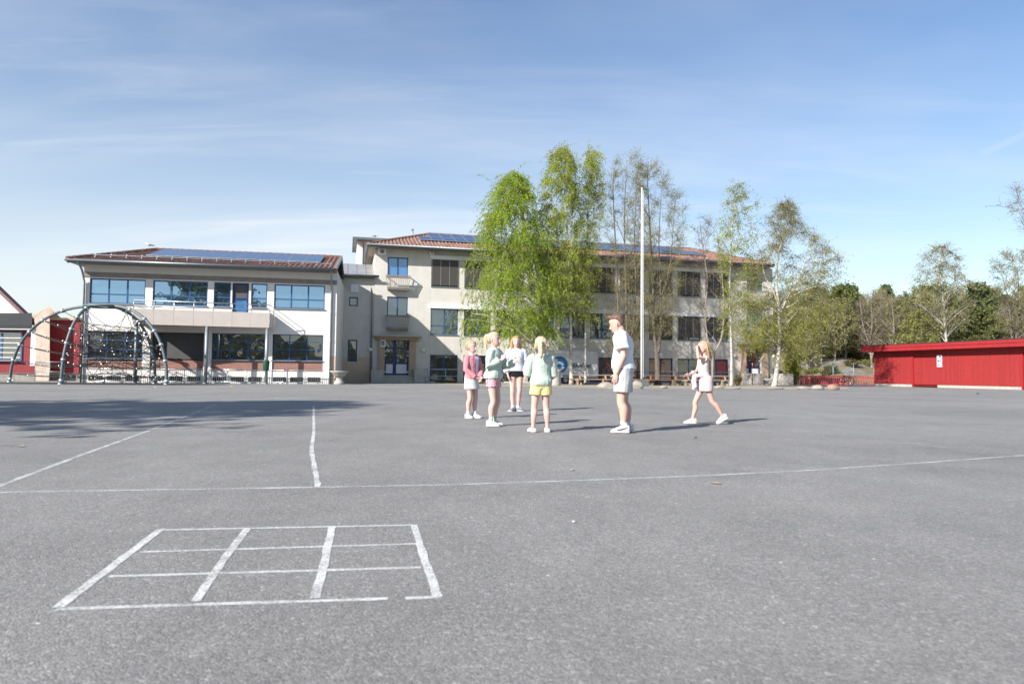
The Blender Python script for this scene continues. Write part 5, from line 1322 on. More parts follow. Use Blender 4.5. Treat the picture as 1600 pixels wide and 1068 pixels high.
x, z = hill_base(1298, 90); bush(1272, 1322, 538, 556, 90, 'leaf_green', 'wide dark green shrub above the rock outcrop', 7, 2600, .2, z0=z)
x, z = hill_base(1336, 90); bush(1318, 1352, 536, 556, 90, 'leaf_brown', 'brown green shrub right of the wide green shrub', 8, 2000, .2, z0=z)
x, z = hill_base(1258, 88); bush(1246, 1272, 545, 560, 88, 'leaf_brown', 'low brown shrub left of the wide green shrub', 9, 1200, .2, z0=z)
x, z = hill_base(1390, 82); bush(1368, 1412, 530, 555, 82, 'leaf_yellow', 'light green shrub over the left end of shed roof', 10, 2200, .2, z0=z)
# grass tufts along the wall
for i, (px, lab) in enumerate(((690, 'grass tuft below the first ground floor window'), (706, 'grass tuft beside the two rail fence'), (1066, 'grass tuft under the long benches'), (1100, 'grass tuft left of the low forked tree'))):
    bush(px-9, px+9, 596, 600.5, 51.5 if px < 900 else 54, 'leaf_green', lab, 40+i, 500, .12, z0=0, name='grass_tuft')
x, z = hill_base(1330, 80); bush(1316, 1346, 560, 574, 80, 'leaf_brown', 'low dry shrub on the slope behind the juniper', 61, 1200, .16, z0=z)
x, z = hill_base(1268, 80); bush(1254, 1282, 562, 575, 80, 'leaf_olive', 'low olive shrub on the slope left of the juniper', 62, 1200, .16, z0=z)
x, z = hill_base(1352, 84); bush(1340, 1364, 550, 562, 84, 'leaf_olive', 'low olive shrub just left of the shed eave', 63, 1000, .16, z0=z)
# rocks of the outcrop
def hrock(px0, px1, yt, yb, Y, label, seed):
    x, z = hill_base((px0+px1)/2, Y); w = (px1-px0)/FPX*Y; h = (yb-yt)/FPX*Y; o = rock_mesh('rock_outcrop', (w, w*.6, h*1.3), Mt['rock'], seed); o.location = (x, Y, PY(0, yb, Y).z-h*.62); tag(o, label, 'rock')
hrock(1240, 1300, 572, 588, 75, 'broad pale grey rock slab left of the juniper', 51)
hrock(1302, 1340, 565, 581, 78, 'grey rock slab just right of the juniper', 52)
hrock(1334, 1376, 560, 580, 80, 'large grey rock slab nearest the red shed', 57)
hrock(1318, 1375, 574, 590, 74, 'low pale rock slab behind the further bike racks', 53)
# tree belt far behind the camera, seen only in the window panes
nr = np.random.default_rng(9); N = 15000; bx = nr.uniform(-75, 75, N); hgt = 7+2.5*np.sin(bx*.35)+1.8*np.sin(bx*.9+1); P = np.stack([bx, -38+nr.normal(size=N)*3.0, hgt*nr.uniform(.0,1,N)**.8], 1)
V, F = leaf_arrays(P, 1.15, nr); o = np_mesh('far_tree_belt', V, F, Mt['leaf_green']); tag(o, 'row of green trees across the yard reflected in the windows', 'tree row', kind='stuff')
# ------------------------------------------------------------------ people
def mat_skin(name, col):
    t = NT(name); n = t.noise(9, 4, .6)
    t.l(t.ramp(n, [(.3, sc4(col, .92)), (.7, (col[0]*1.05, col[1]*.99, col[2]*.98, 1))]), t.b.inputs['Base Color'])
    t.b.inputs['Roughness'].default_value = .55; t.b.inputs['Subsurface Weight'].default_value = .12; t.b.inputs['Subsurface Radius'].default_value = (.02,.008,.004); t.b.inputs['Subsurface Scale'].default_value = .5
    return t.mat
def mat_cloth(name, col, var=.05, bump=.25):
    t = NT(name); n = t.noise(7, 5, .65, dist=.6)
    t.l(t.ramp(n, [(.3, sc4(col, 1-var)), (.7, sc4(col, 1+var))]), t.b.inputs['Base Color'])
    t.b.inputs['Roughness'].default_value = .9; t.b.inputs['Specular IOR Level'].default_value = .2; t.b.inputs['Sheen Weight'].default_value = .15
    h = t.math('ADD', t.math('MULTIPLY', n, 1.0), t.math('MULTIPLY', t.noise(22, 3, .6, dist=1), .25))
    t.l(t.bump(h, bump*1.9, .03), t.b.inputs['Normal']); return t.mat
def mat_hair(name, c1, c2):
    t = NT(name); n = t.noise(38, 4, .65, sc=(1, 1, .14), dist=.4)
    t.l(t.ramp(n, [(.3, c1), (.7, c2)]), t.b.inputs['Base Color']); t.b.inputs['Roughness'].default_value = .5; t.b.inputs['Specular IOR Level'].default_value = .35
    t.l(t.bump(n, .8, .012), t.b.inputs['Normal']); return t.mat
def mat_print(name, base, c1, c2):
    t = NT(name); tc = t.n('ShaderNodeTexCoord'); v = t.n('ShaderNodeTexVoronoi'); v.inputs['Scale'].default_value = 26; v.inputs['Randomness'].default_value = 1; t.l(tc.outputs['Object'], v.inputs[0])
    f = t.ramp(v.outputs['Distance'], [(.30, 1.0), (.36, 0.0)]); s_ = t.n('ShaderNodeSeparateColor'); t.l(v.outputs['Color'], s_.inputs[0]); pick = t.ramp(s_.outputs[0], [(.45, c1), (.55, c2)])
    t.l(t.mix(f, base, pick), t.b.inputs['Base Color']); t.b.inputs['Roughness'].default_value = .85; return t.mat
SK = mat_skin('fair_skin', (.62,.41,.35,1)); SKT = mat_skin('lightly_tanned_skin', (.58,.37,.30,1))
EYEW = mat('eye_white', (.6,.58,.56), .3, var=0); EYE = mat('eye_dark', (.03,.028,.03), .25, var=0); LIP = mat('lips', (.42,.16,.15), .5, var=.05); BROW = mat('brow_hair', (.22,.14,.08), .8)
BLONDE = mat_hair('blonde_hair', (.28,.18,.09,1), (.60,.45,.28,1)); STRAW = mat_hair('light_blonde_hair', (.38,.28,.16,1), (.70,.58,.41,1)); GINGER = mat_hair('strawberry_blonde_hair', (.30,.14,.055,1), (.58,.34,.16,1)); BROWN = mat_hair('short_brown_hair', (.065,.04,.026,1), (.18,.11,.07,1))

def remesh(MBs, name, mats, parent, voxel=.005, smooth=2, folds=0.0, fseed=0):
    me = bpy.data.meshes.new(name); me.from_pydata(MBs.v, [], MBs.f); me.update(); o = bpy.data.objects.new(name, me); C.objects.link(o)
    m = o.modifiers.new('r', 'REMESH'); m.mode = 'VOXEL'; m.voxel_size = voxel
    if smooth: s_ = o.modifiers.new('s', 'SMOOTH'); s_.iterations = smooth; s_.factor = .5
    bpy.context.view_layer.update(); dg = bpy.context.evaluated_depsgraph_get(); m2 = bpy.data.meshes.new_from_object(o.evaluated_get(dg)); o.modifiers.clear(); o.data = m2; bpy.data.meshes.remove(me); m2.name = name
    if folds:
        n = len(m2.vertices); co = np.empty(n*3, dtype=np.float32); m2.vertices.foreach_get('co', co); co = co.reshape(-1,3); nm = np.empty(n*3, dtype=np.float32); m2.vertex_normals.foreach_get('vector', nm); nm = nm.reshape(-1,3)
        r = np.random.default_rng(fseed); dsp = np.zeros(n)
        for k in range(9):
            kv = r.normal(size=3)*np.array([1,1,1.5])*r.choice([14,24,38]); dsp += np.sin(co@kv+r.uniform(0,6)+1.5*np.sin(co@(kv*.4)[[1,2,0]]))*14/np.linalg.norm(kv)
        co = co+nm*(dsp*folds*1.9)[:,None].astype(np.float32); m2.vertices.foreach_set('co', co.ravel())
    m2.materials.clear()
    for q in (mats if isinstance(mats, (list, tuple)) else [mats]): m2.materials.append(q)
    m2.polygons.foreach_set('use_smooth', [True]*len(m2.polygons)); m2.update(); o.parent = parent; return o
def ell(cx, cy, z, rx, ry, n=18, pw=2.0):
    P = []
    for j in range(n):
        a = 2*PI*j/n; c, s_ = math.cos(a), math.sin(a); k = (abs(c)**pw+abs(s_)**pw)**(-1/pw); P.append((cx+rx*k*c, cy+ry*k*s_, z))
    return P
TORSO = [(.465,.0,.076,.058),(.50,.006,.092,.068),(.535,.008,.098,.072),(.58,.003,.089,.064),(.63,-.002,.078,.056),(.68,-.003,.081,.057),(.73,-.003,.090,.060),(.775,.0,.096,.060),(.805,.004,.086,.050),(.828,.008,.060,.042),(.842,.008,.040,.036)]
def trow(z):
    zs = [q[0] for q in TORSO]; return [float(np.interp(z, zs, [q[i] for q in TORSO])) for i in (1,2,3)]
def torso(mb, h, g, z0, z1, ex=0.0, lean=lambda z: (0,0), n=16, flare=None, belly=0, exf=None):
    rings = []
    k = 12
    for i in range(k+1):
        z = z0+(z1-z0)*i/k; y, rx, ry = trow(z); e = ex if exf is None else exf(z); lx, ly = lean(z)
        b = belly*math.exp(-((z-.60)/.09)**2)
        f = flare(i/k) if flare else 0
        rings.append(ell(lx*h, (y+ly-b*.6)*h, z*h, (rx*g+e+f+b*.3)*h, (ry*g+e+f+b*.6)*h, n, 2.35))
    mb.loft(rings)
def limb(mb, pts, rad, n=12, k=4):
    P = [Vector(p) for p in pts]; Q = []; Rr = []
    cr = lambda a, b, c, d, t: .5*((2*b)+(c-a)*t+(2*a-5*b+4*c-d)*t*t+(d-a-3*c*-1+0*a-3*c*2+3*b)*t**3) if False else .5*((2*b)+(c-a)*t+(2*a-5*b+4*c-d)*t*t+(3*b-a-3*c+d)*t**3)
    for i in range(len(P)-1):
        a, b, c, d = P[max(i-1,0)], P[i], P[i+1], P[min(i+2,len(P)-1)]; ra, rb, rc, rd = rad[max(i-1,0)], rad[i], rad[i+1], rad[min(i+2,len(P)-1)]
        for j in range(k): t = j/k; Q.append(cr(a,b,c,d,t)); Rr.append(cr(ra,rb,rc,rd,t))
    mb.tube(Q+[P[-1]], Rr+[rad[-1]], n)
def hand(mb, W, d, nrm, s, h, curl=.5, spread=1.0, thumb=1.0):
    d, nrm, s = Vector(d).normalized(), Vector(nrm).normalized(), Vector(s).normalized()
    rings = []
    for t_, hw, th in ((-.008,.014,.012),(.008,.018,.0115),(.03,.0225,.0115),(.05,.023,.0095),(.056,.018,.006)):
        c = W+d*(t_*h); rings.append([tuple(c+s*(hw*h*math.cos(2*PI*j/12))+nrm*(th*h*math.sin(2*PI*j/12))) for j in range(12)])
    mb.loft(rings)
    for k, L in enumerate((.036,.042,.040,.031)):
        o = (.0178-.0119*k)*spread; p = W+d*(.048*h)+s*(o*h); dv = d.copy()+s*(o*3.5); pts = [p-d*.012*h, p]
        for seg in range(3):
            a = curl*(.45+.3*seg); dv = (dv*math.cos(a*.8)+nrm*math.sin(a*.8)).normalized() if seg == 0 else (dv+nrm*curl*.55).normalized(); p = p+dv*(L*h*(.42,.32,.26)[seg]); pts.append(p)
        mb.tube(pts, [.0056*h,.0056*h,.0052*h,.0047*h,.0036*h], 8)
    p = W+d*(.012*h)+s*(.014*h); dv = (d*.65+s*.75+nrm*.25).normalized(); pts = [p-dv*.006*h, p, p+dv*.022*h]; dv2 = (dv+d*.5+nrm*.2*thumb).normalized(); pts.append(pts[-1]+dv2*.019*h); mb.tube(pts, [.009*h,.0085*h,.0065*h,.0045*h], 8)
HEAD = [(-.02,.10,-.30,-.06),(.02,.17,-.385,.02),(.09,.235,-.41,.10),(.2,.285,-.415,.2),(.33,.32,-.405,.32),(.45,.345,-.40,.41),(.56,.355,-.395,.455),(.68,.36,-.40,.475),(.8,.335,-.37,.455),(.9,.265,-.28,.37),(.965,.16,-.15,.24),(1.0,.04,-.01,.10)]
HAIR = [(.14,.20,.16,.30),(.24,.30,.10,.40),(.38,.365,.07,.47),(.52,.39,.0,.52),(.64,.40,-.06,.54),(.74,.395,-.17,.535),(.82,.375,-.32,.51),(.88,.34,-.385,.46),(.94,.27,-.31,.38),(.99,.19,-.18,.29),(1.045,.04,-.01,.12)]
class Pn: pass
def person(label, foot, yaw, h, g, skin, arms, legs, head=(0,0,0), hh=.148, lean=lambda z: (0,0), belly=0.0, feet=(0,0), feetpitch=(0,0), tor=1.0, shoulder=.096, thigh=1.0, neckdrop=0.0):
    """arms / legs: for left (+x) and right (-x) side, elbow+wrist (with hand axes) and knee+ankle, in units of h"""
    P = Pn(); P.h, P.g, P.lean, P.belly = h, g, lean, belly
    P.root = thing('person', label, 'person', foot, yaw)
    mb = MB(); V_ = lambda q: Vector(q)*h
    torso(mb, h, g*tor, .465, .842, 0, lean, belly=belly)
    lx, ly = lean(.84); nb = Vector((lx*h, (.010+ly)*h, .82*h)); P.neck = nb
    P.arms = []; P.legs = []
    for i, sx in enumerate((1, -1)):
        a = arms[i]; sl = lean(.79); S = Vector(((shoulder*sx*g**.5+sl[0])*h, (.004+sl[1])*h, .795*h)); E, W = V_(a['e']), V_(a['w']); gg = g*h
        pts = [S-Vector((sx*.03*h,0,-.005*h)), S, S.lerp(E,.45), S.lerp(E,.85), E, E.lerp(W,.25), E.lerp(W,.65), W]
        limb(mb, pts, [.030*gg,.030*gg,.0255*gg,.021*gg,.0205*gg,.0215*gg,.0175*gg,.0138*gg])
        hand(mb, W, a.get('d', (W-E)), a.get('n', (-sx,0,0)), a.get('s', (0,-1,0)), h, a.get('curl', .45), a.get('spread', 1.0))
        P.arms.append((S, E, W))
        l = legs[i]; H = Vector((.046*sx*g**.5*h, .006*h, .50*h)); K, A = V_(l['k']), V_(l['a']); tg = gg*thigh
        fw = Vector((0, .012*h, 0))
        limb(mb, [H+Vector((0,0,.02*h)), H.lerp(K,.12), H.lerp(K,.45), H.lerp(K,.8), K, K.lerp(A,.15), K.lerp(A,.35)+fw, K.lerp(A,.62)+fw*.6, K.lerp(A,.88), A], [.052*tg,.0545*tg,.0455*tg,.0365*tg,.0335*gg,.033*gg,.0355*gg,.028*gg,.0205*gg,.021*gg], 14)
        fa = feet[i]; fd = Vector((math.sin(fa), -math.cos(fa), -math.tan(feetpitch[i]))).normalized()
        limb(mb, [A+Vector((0,0,.0)), A-Vector((0,0,.012*h))+fd*.03*h, A-Vector((0,0,.022*h))+fd*.075*h], [.02*h,.019*h,.012*h], 8)
        P.legs.append((H, K, A, fd, fa, feetpitch[i]))
    # head on its neck
    hy, hp, hr = head; HM = Matrix.Translation(nb+Vector((0,(-.004-neckdrop*.5)*h,(.038-neckdrop)*h))) @ Matrix.Rotation(hy,4,'Z') @ Matrix.Rotation(hp,4,'X') @ Matrix.Rotation(hr,4,'Y'); P.HM = HM; u = hh*h; P.u = u
    chin = .006*h
    def hv(x, y, z): return HM @ Vector((x*u, y*u+.012*h, chin+z*u))
    P.hv = hv
    mb.tube([nb-Vector((0,0,.02*h)), nb+Vector((0,0,.012*h)), hv(0,.08,.12), hv(0,.06,.3)], [.040*h*g**.5,.033*h*g**.5,.0305*h*g**.5,.030*h], 14)
    def ring(z, hw, yf, yb, n=22): c, ry = (yf+yb)/2, (yb-yf)/2; return [hv(hw*math.cos(2*PI*j/n), c+ry*math.sin(2*PI*j/n), z) for j in range(n)]
    mb.loft([ring(*q) for q in [(z,w_,f,b) for z,w_,f,b in HEAD]])
    mb.tube([hv(0,-.395,.52), hv(0,-.43,.42), hv(0,-.475,.335), hv(0,-.42,.30)], [.035*u,.045*u,.062*u,.04*u], 8)
    for sx in (-1,1):
        rr_ = []; 
        for t_, r_ in ((-.10,.02),(-.06,.05),(0,.062),(.07,.055),(.12,.02)): rr_.append([hv(sx*(.355+.03*math.cos(2*PI*j/8)+.02), .04+r_*math.sin(2*PI*j/8)+t_*.15, .43+t_) for j in range(8)])
        mb.loft(rr_)
    for q in ((0,-.43,.185),): c = hv(*q); mb.tube([hv(-.09,-.39,.20), hv(0,-.425,.195), hv(.09,-.39,.20)], .035*u, 6)
    body = remesh(mb, 'body', [skin, EYEW, EYE, LIP, BROW], P.root, .0045, 2)
    me = body.data; n = len(me.polygons); cen = np.empty(n*3, dtype=np.float32); me.polygons.foreach_get('center', cen); cen = cen.reshape(-1,3); mi = np.zeros(n, dtype=np.int32)
    def paint(p, r, m, sz=1.0):
        inv = HM.inverted().to_3x3(); d = (cen-np.array(p))@np.array(inv).T; q = (d[:,0]**2+d[:,1]**2+(d[:,2]/sz)**2) < r*r; mi[q] = m
    for sx in (-1,1):
        paint(hv(sx*.155,-.37,.485), .062*u, 1, .42); paint(hv(sx*.155,-.38,.487), .042*u, 2, .7)
        paint(hv(sx*.16,-.38,.605), .09*u, 4, .25)
    paint(hv(0,-.42,.192), .125*u, 3, .28)
    me.polygons.foreach_set('material_index', mi); me.update(); P.body = body; return P
def sleeves(mb, P, ex, upto=1.0, half=False, wide=1.0):
    h = P.h; gg = P.g*h
    for S, E, W in P.arms:
        S0 = S-Vector((math.copysign(.03*h, S.x),0,-.008*h))
        if half: e = S.lerp(E, upto); mb.tube([S0, S, S.lerp(e,.55), e], [(.033*gg+ex*h),(.033*gg+ex*h),(.031*gg+ex*h*wide),(.032*gg+ex*h*wide*1.25)], 14)
        else:
            w = E.lerp(W, upto); mb.tube([S0, S, S.lerp(E,.5), E, E.lerp(w,.45), E.lerp(w,.86), E.lerp(w,.9), w], [.032*gg+ex*h,.032*gg+ex*h,.029*gg+ex*h*wide,.0265*gg+ex*h*wide,.0245*gg+ex*h*wide,.021*gg+ex*h*wide*1.15,.0165*gg+ex*h*.5,.0155*gg+ex*h*.35], 14)
def garment_top(P, name, mat_, z0, ex, sleeve=1.0, half=False, wide=1.2, neck=.836, fold=.0011, hem=.0, seed=1, loose=None):
    mb = MB(); torso(mb, P.h, P.g, z0, neck, ex, P.lean, 18, belly=P.belly, exf=(lambda z: ex*(1.0 if z < .79 else max(.25, 1-(z-.79)/.05*.75))+(loose(z) if loose else 0))); 
    if sleeve: sleeves(mb, P, ex*.8, sleeve, half, wide)
    return remesh(mb, name, mat_, P.root, .006, 3, fold, seed)
def garment_legs(P, name, mat_, ztop, upto, ex, flare=1.15, fold=.0009, seed=2, seat=.0):
    mb = MB(); h, gg = P.h, P.g*P.h; torso(mb, h, P.g, .462, ztop, ex, P.lean, 18, belly=P.belly)
    for H, K, A, *_ in P.legs:
        if upto <= 1: e = H.lerp(K, upto); mb.tube([H+Vector((0,0,.02*h)), H.lerp(e,.2), H.lerp(e,.6), e], [.055*gg+ex*h,.0575*gg+ex*h,.054*gg+ex*h*flare,.051*gg+ex*h*flare*1.2], 16)
        else: e = K.lerp(A, upto-1); mb.tube([H+Vector((0,0,.02*h)), H.lerp(K,.2), H.lerp(K,.6), K, e], [.055*gg+ex*h,.0575*gg+ex*h,.052*gg+ex*h*flare,.047*gg+ex*h*flare,.0465*gg+ex*h*flare], 16)
    return remesh(mb, name, mat_, P.root, .006, 3, fold, seed)
def footwear(P, shoem, solem, sockm, sock_h=.035, chunky=1.0, low=False):
    h = P.h; out = []
    for H, K, A, fd, fa, pit in P.legs:
        M_ = Matrix.Translation(A) @ Matrix.Rotation(fa,4,'Z') @ Matrix.Rotation(pit,4,'X') @ Matrix.Translation((0,0,-.048*h))
        def sec(t_, hw, z0, z1, n=14):
            R_ = []
            for j in range(n):
                a = 2*PI*j/n; c, s_ = math.cos(a), math.sin(a); k = (abs(c)**2.8+abs(s_)**2.8)**(-1/2.8); R_.append(tuple(M_ @ Vector((hw*k*c*h, -t_*h, ((z0+z1)/2+(z1-z0)/2*k*s_)*h))))
            return R_
        c_ = chunky; topz = .066 if not low else .045
        prof = [(-.047,.016,.010,.040),(-.043,.026*c_,.006,topz-.004),(-.02,.030*c_,.005,topz),(.008,.031*c_,.005,topz-.004),(.03,.031*c_,.005,.052),(.055,.034*c_,.005,.042),(.08,.036*c_,.005,.034),(.098,.031*c_,.005,.028),(.109,.018*c_,.008,.02)]
        m = MB(); m.loft([sec(*q) for q in prof]); sh_ = remesh(m, 'shoe', shoem, P.root, .005, 2)
        m = MB(); m.loft([sec(t_, hw*1.06+.001, 0.0, .014) for t_, hw, a_, b_ in prof]); m.build('sole', solem, sh_, True)
        if not low:
            m = MB()
            for k in range(4):
                t_ = .022+.013*k; zz = .058-.006*k; m.tube([M_ @ Vector((-.014*h,-t_*h,(zz-.003)*h)), M_ @ Vector((0,-t_*h,(zz+.004)*h)), M_ @ Vector((.014*h,-t_*h,(zz-.003)*h))], .0028*h, 5)
            m.build('lace', solem, sh_)
        if sockm: m = MB(); u = (K-A).normalized(); m.tube([A-u*.02*h, A+u*.005*h, A+u*sock_h*h], [.023*h,.0235*h,.0245*h*P.g**.5], 14); m.build('sock', sockm, P.root, True)
        out.append((sh_, M_))
    return out
def hair_cap(P, mb, grow=1.0, fringe=0):
    def ring(z, hw, yf, yb, n=22): c, ry = (yf+yb)/2, (yb-yf)/2; return [P.hv(hw*grow*math.cos(2*PI*j/n), c+ry*grow*math.sin(2*PI*j/n), z) for j in range(n)]
    mb.loft([ring(*q) for q in HAIR])
def flyaways(P, hair, mat_, n, seed, length=.55, down=1.0):
    r = random.Random(seed); m = MB(); u = P.u
    for _ in range(n):
        a = r.uniform(.15*PI, .85*PI) if r.random() < .7 else r.uniform(-.15*PI, 1.15*PI); z = r.uniform(.30, .88); k = .40*math.sqrt(max(.05, 1-((z-.55)/.55)**2)) if z > .55 else .40
        p = P.hv(k*math.cos(a), .06+k*1.2*math.sin(a), z); L = length*u*r.uniform(.5, 1.2); d = (p-P.hv(0,.05,.5)).normalized()*.35+Vector((r.uniform(-.2,.2), r.uniform(-.2,.2), -.8*down+r.uniform(-.2,.5)))
        q = p+d*L*.5; m.tube([p, q+Vector((r.uniform(-.01,.01), 0, .01)), q+(d+Vector((0,0,-.5*down)))*L*.45], [.0042,.0036,.0016], 4, caps=False)
    m.build('hair_strand', mat_, hair, True)
WHITE = mat_cloth('white_cotton', (.70,.705,.73,1)); WSHOE = mat('white_sneaker', (.62,.61,.60), .5, var=.04); WSOLE = mat('off_white_sole', (.68,.66,.63), .6, var=.04); SOCK = mat_cloth('white_sock', (.62,.62,.62,1))
MINT = mat_cloth('mint_green_sweat', (.44,.53,.46,1)); PINK = mat_cloth('dusty_pink_knit', (.55,.22,.25,1)); GREYW = mat_cloth('pale_grey_sweat', (.52,.545,.585,1)); BLACKC = mat_cloth('black_cotton', (.012,.012,.014,1)); YEL = mat_cloth('pale_yellow_cotton', (.66,.56,.26,1)); LGREY = mat_cloth('light_grey_cotton', (.47,.475,.49,1)); PALEP = mat_cloth('pale_pink_cotton', (.63,.52,.50,1)); BLUSH = mat_cloth('blush_pink_fleece', (.60,.44,.47,1)); DENIM = mat_cloth('pale_denim', (.40,.50,.60,1))
ANIM = mat_print('pink_animal_print', (.68,.36,.42,1), (.03,.02,.03,1), (.55,.12,.25,1))

def feet_at(px, py): p = G(px, py); return Vector((p.x, p.y, 0))
AZ = .050   # ankle height
# girl in the pink cardigan -------------------------------------------------
p = person('girl in pink cardigan and white skirt with hands clasped, leftmost of group', feet_at(737, 653.3), R(48), 1.37, .96, SK,
   [dict(e=(.125,-.03,.635), w=(.030,-.125,.535), d=(-.55,-.6,-.5), n=(-.2,.6,-.6), s=(.3,-.6,.6), curl=.7), dict(e=(-.130,-.015,.635), w=(-.042,-.125,.525), d=(.55,-.6,-.5), n=(.2,.6,-.6), s=(-.3,-.6,.6), curl=.7)],
   [dict(k=(.050,-.015,.275), a=(.055,.0,AZ)), dict(k=(-.047,-.012,.275), a=(-.050,.02,AZ))], head=(R(8), R(6), R(-4)), hh=.152, feet=(R(14), R(-22)))
garment_top(p, 'shirt', mat_cloth('lavender_shirt', (.66,.66,.80,1)), .50, .006, 0, neck=.838, seed=3)
cg = garment_top(p, 'cardigan', PINK, .515, .013, .98, seed=4)
# open front: a narrow strip of shirt shows between the cardigan edges
m = MB()
for i in range(9):
    z0, z1 = .53+.031*i, .53+.031*(i+1); ya = lambda z: -(trow(z)[2]*p.g+.0185)+trow(z)[0]
    wz = lambda z: .012+.028*((z-.5)/.33)**2
    m.quad(*[Vector((x, y, z))*p.h for x, y, z in ((-wz(z0)+.01,ya(z0),z0),(wz(z0)+.01,ya(z0),z0),(wz(z1)+.01,ya(z1),z1),(-wz(z1)+.01,ya(z1),z1))])
m.build('shirt_front', mat_cloth('lavender_shirt_front', (.66,.66,.80,1)), p.root, True)
m = MB(); rings = []
for z, e in ((.585,.006),(.55,.012),(.50,.018),(.44,.022),(.385,.027)):
    y, rx, ry = trow(max(z,.50)); rings.append(ell(0, y*p.h, z*p.h, (rx*p.g+e)*p.h, (ry*p.g+e)*p.h, 24))
m.loft(rings); remesh(m, 'skirt', mat_cloth('white_skirt', (.63,.62,.61,1)), p.root, .006, 2, .0012, 5)
footwear(p, WSHOE, WSOLE, SOCK, .045, 1.15)
m = MB(); hair_cap(p, m, 1.0); u = p.u
m.tube([p.hv(0,.50,.70), p.hv(0,.60,.66), p.hv(.02,.64,.5), p.hv(.04,.58,.3), p.hv(.05,.5,.12)], [.13*u,.15*u,.13*u,.10*u,.03*u], 10); ho = remesh(m, 'hair', BLONDE, p.root, .005, 1, .0010, 6); flyaways(p, ho, BLONDE, 40, 1, 0.3)
# girl in mint with animal print shorts ----------------------------------------
p = person('girl in mint sweater and pink animal print shorts, one hand raised to chest', feet_at(770.5, 665.3), R(66), 1.43, .98, SK,
   [dict(e=(.115,-.085,.655), w=(.085,-.205,.69), d=(.0,-.7,.5), n=(-1,0,.1), s=(.1,.5,.8), curl=.5), dict(e=(-.128,.005,.645), w=(-.052,-.115,.715), d=(.35,-.5,.7), n=(.5,.6,.2), s=(.2,.4,.7), curl=.8)],
   [dict(k=(.047,-.028,.275), a=(.043,.01,AZ)), dict(k=(-.046,-.022,.275), a=(-.052,.005,AZ))], head=(R(4), R(4), 0), feet=(R(8), R(12)), lean=lambda z: (0, -.012*max(0, (z-.5)/.3)))
garment_top(p, 'sweater', MINT, .515, .019, .97, wide=1.35, seed=7, loose=lambda z: .006*math.exp(-((z-.56)/.03)**2))
garment_legs(p, 'shorts', ANIM, .55, .36, .007, seed=8)
footwear(p, WSHOE, WSOLE, mat_cloth('sage_sock', (.40,.55,.42,1)), .055, 1.2)
m = MB(); hair_cap(p, m, 1.0); u = p.u
m.tube([p.hv(0,.48,.72), p.hv(0,.62,.72), p.hv(0,.70,.55), p.hv(0,.68,.25), p.hv(.02,.62,-.1), p.hv(.03,.55,-.4)], [.12*u,.13*u,.14*u,.13*u,.10*u,.03*u], 10); ho = remesh(m, 'hair', STRAW, p.root, .005, 1, .0010, 9); flyaways(p, ho, STRAW, 45, 2, 0.35)
# older girl in white sweater, facing the camera ----------------------------
p = person('girl in white sweater and short black shorts facing the camera', feet_at(806, 642.3), R(6), 1.61, .93, SK,
   [dict(e=(.138,.012,.635), w=(.118,-.055,.505), d=(-.1,-.2,-1), n=(-1,-.1,0), s=(.1,-1,.1), curl=.5), dict(e=(-.145,.01,.635), w=(-.118,-.05,.495), d=(.15,-.15,-1), n=(1,-.1,0), s=(-.1,-1,.1), curl=.5)],
   [dict(k=(.044,-.015,.278), a=(.030,.02,AZ)), dict(k=(-.050,-.012,.278), a=(-.042,.0,AZ))], head=(R(0), R(4), R(0)), hh=.140, feet=(R(35), R(-28)), shoulder=.10, thigh=1.04)
garment_top(p, 'sweater', GREYW, .535, .020, .98, wide=1.5, seed=11, loose=lambda z: .006*math.exp(-((z-.57)/.03)**2))
m = MB()
for i, wv in enumerate((.018,.026,.014,.03,.022,.012)):
    x = (-.052+.020*i)*p.h; y = -(trow(.715)[2]*p.g+.0295)*p.h; m.box(x, x+.013*p.h, y-.002, y+.008, .71*p.h, .71*p.h+wv*.55*p.h)
m.build('faded_print', mat_cloth('faded_print_grey', (.50,.53,.57,1)), p.root)
garment_legs(p, 'shorts', BLACKC, .565, .20, .006, seed=12)
footwear(p, mat('navy_slide', (.16,.17,.22), .5), WSOLE, SOCK, .03, 1.0, True)
m = MB(); hair_cap(p, m, 1.02); u = p.u
for sx in (-1,1): m.tube([p.hv(sx*.30,.05,.85), p.hv(sx*.40,.02,.55), p.hv(sx*.42,.04,.2), p.hv(sx*.42,.0,-.15), p.hv(sx*.36,-.08,-.35)], [.09*u,.10*u,.13*u,.13*u,.04*u], 9)
m.tube([p.hv(0,.35,.75), p.hv(0,.46,.3), p.hv(0,.42,-.2)], [.25*u,.30*u,.2*u], 12); ho = remesh(m, 'hair', GINGER, p.root, .0055, 1, .0012, 13); flyaways(p, ho, GINGER, 60, 3, 0.6)
# girl seen from behind -----------------------------------------------------
p = person('girl seen from behind in mint sweater and yellow shorts with ponytail', feet_at(844.5, 674.6), R(-172), 1.30, 1.0, SK,
   [dict(e=(.145,-.02,.625), w=(.075,-.14,.615), d=(-.7,-.6,.0), n=(-.3,.3,-.6), s=(.2,-.2,.9), curl=.6), dict(e=(-.145,-.015,.615), w=(-.095,-.125,.575), d=(-.4,-.7,-.5), n=(.5,-.1,-.6), s=(.3,-.6,.5), curl=.5)],
   [dict(k=(.068,-.008,.275), a=(.083,.01,AZ)), dict(k=(-.062,-.008,.275), a=(-.074,.01,AZ))], head=(R(-14), R(10), 0), hh=.158, feet=(R(10), R(-10)), shoulder=.104)
garment_top(p, 'sweater', MINT, .50, .020, .97, wide=1.25, seed=15, loose=lambda z: .008*math.exp(-((z-.55)/.03)**2))
garment_legs(p, 'shorts', YEL, .535, .44, .014, 1.3, seed=16)
footwear(p, mat('pale_pink_sneaker', (.70,.63,.61), .6), WSOLE, None, .03, 1.0, True)
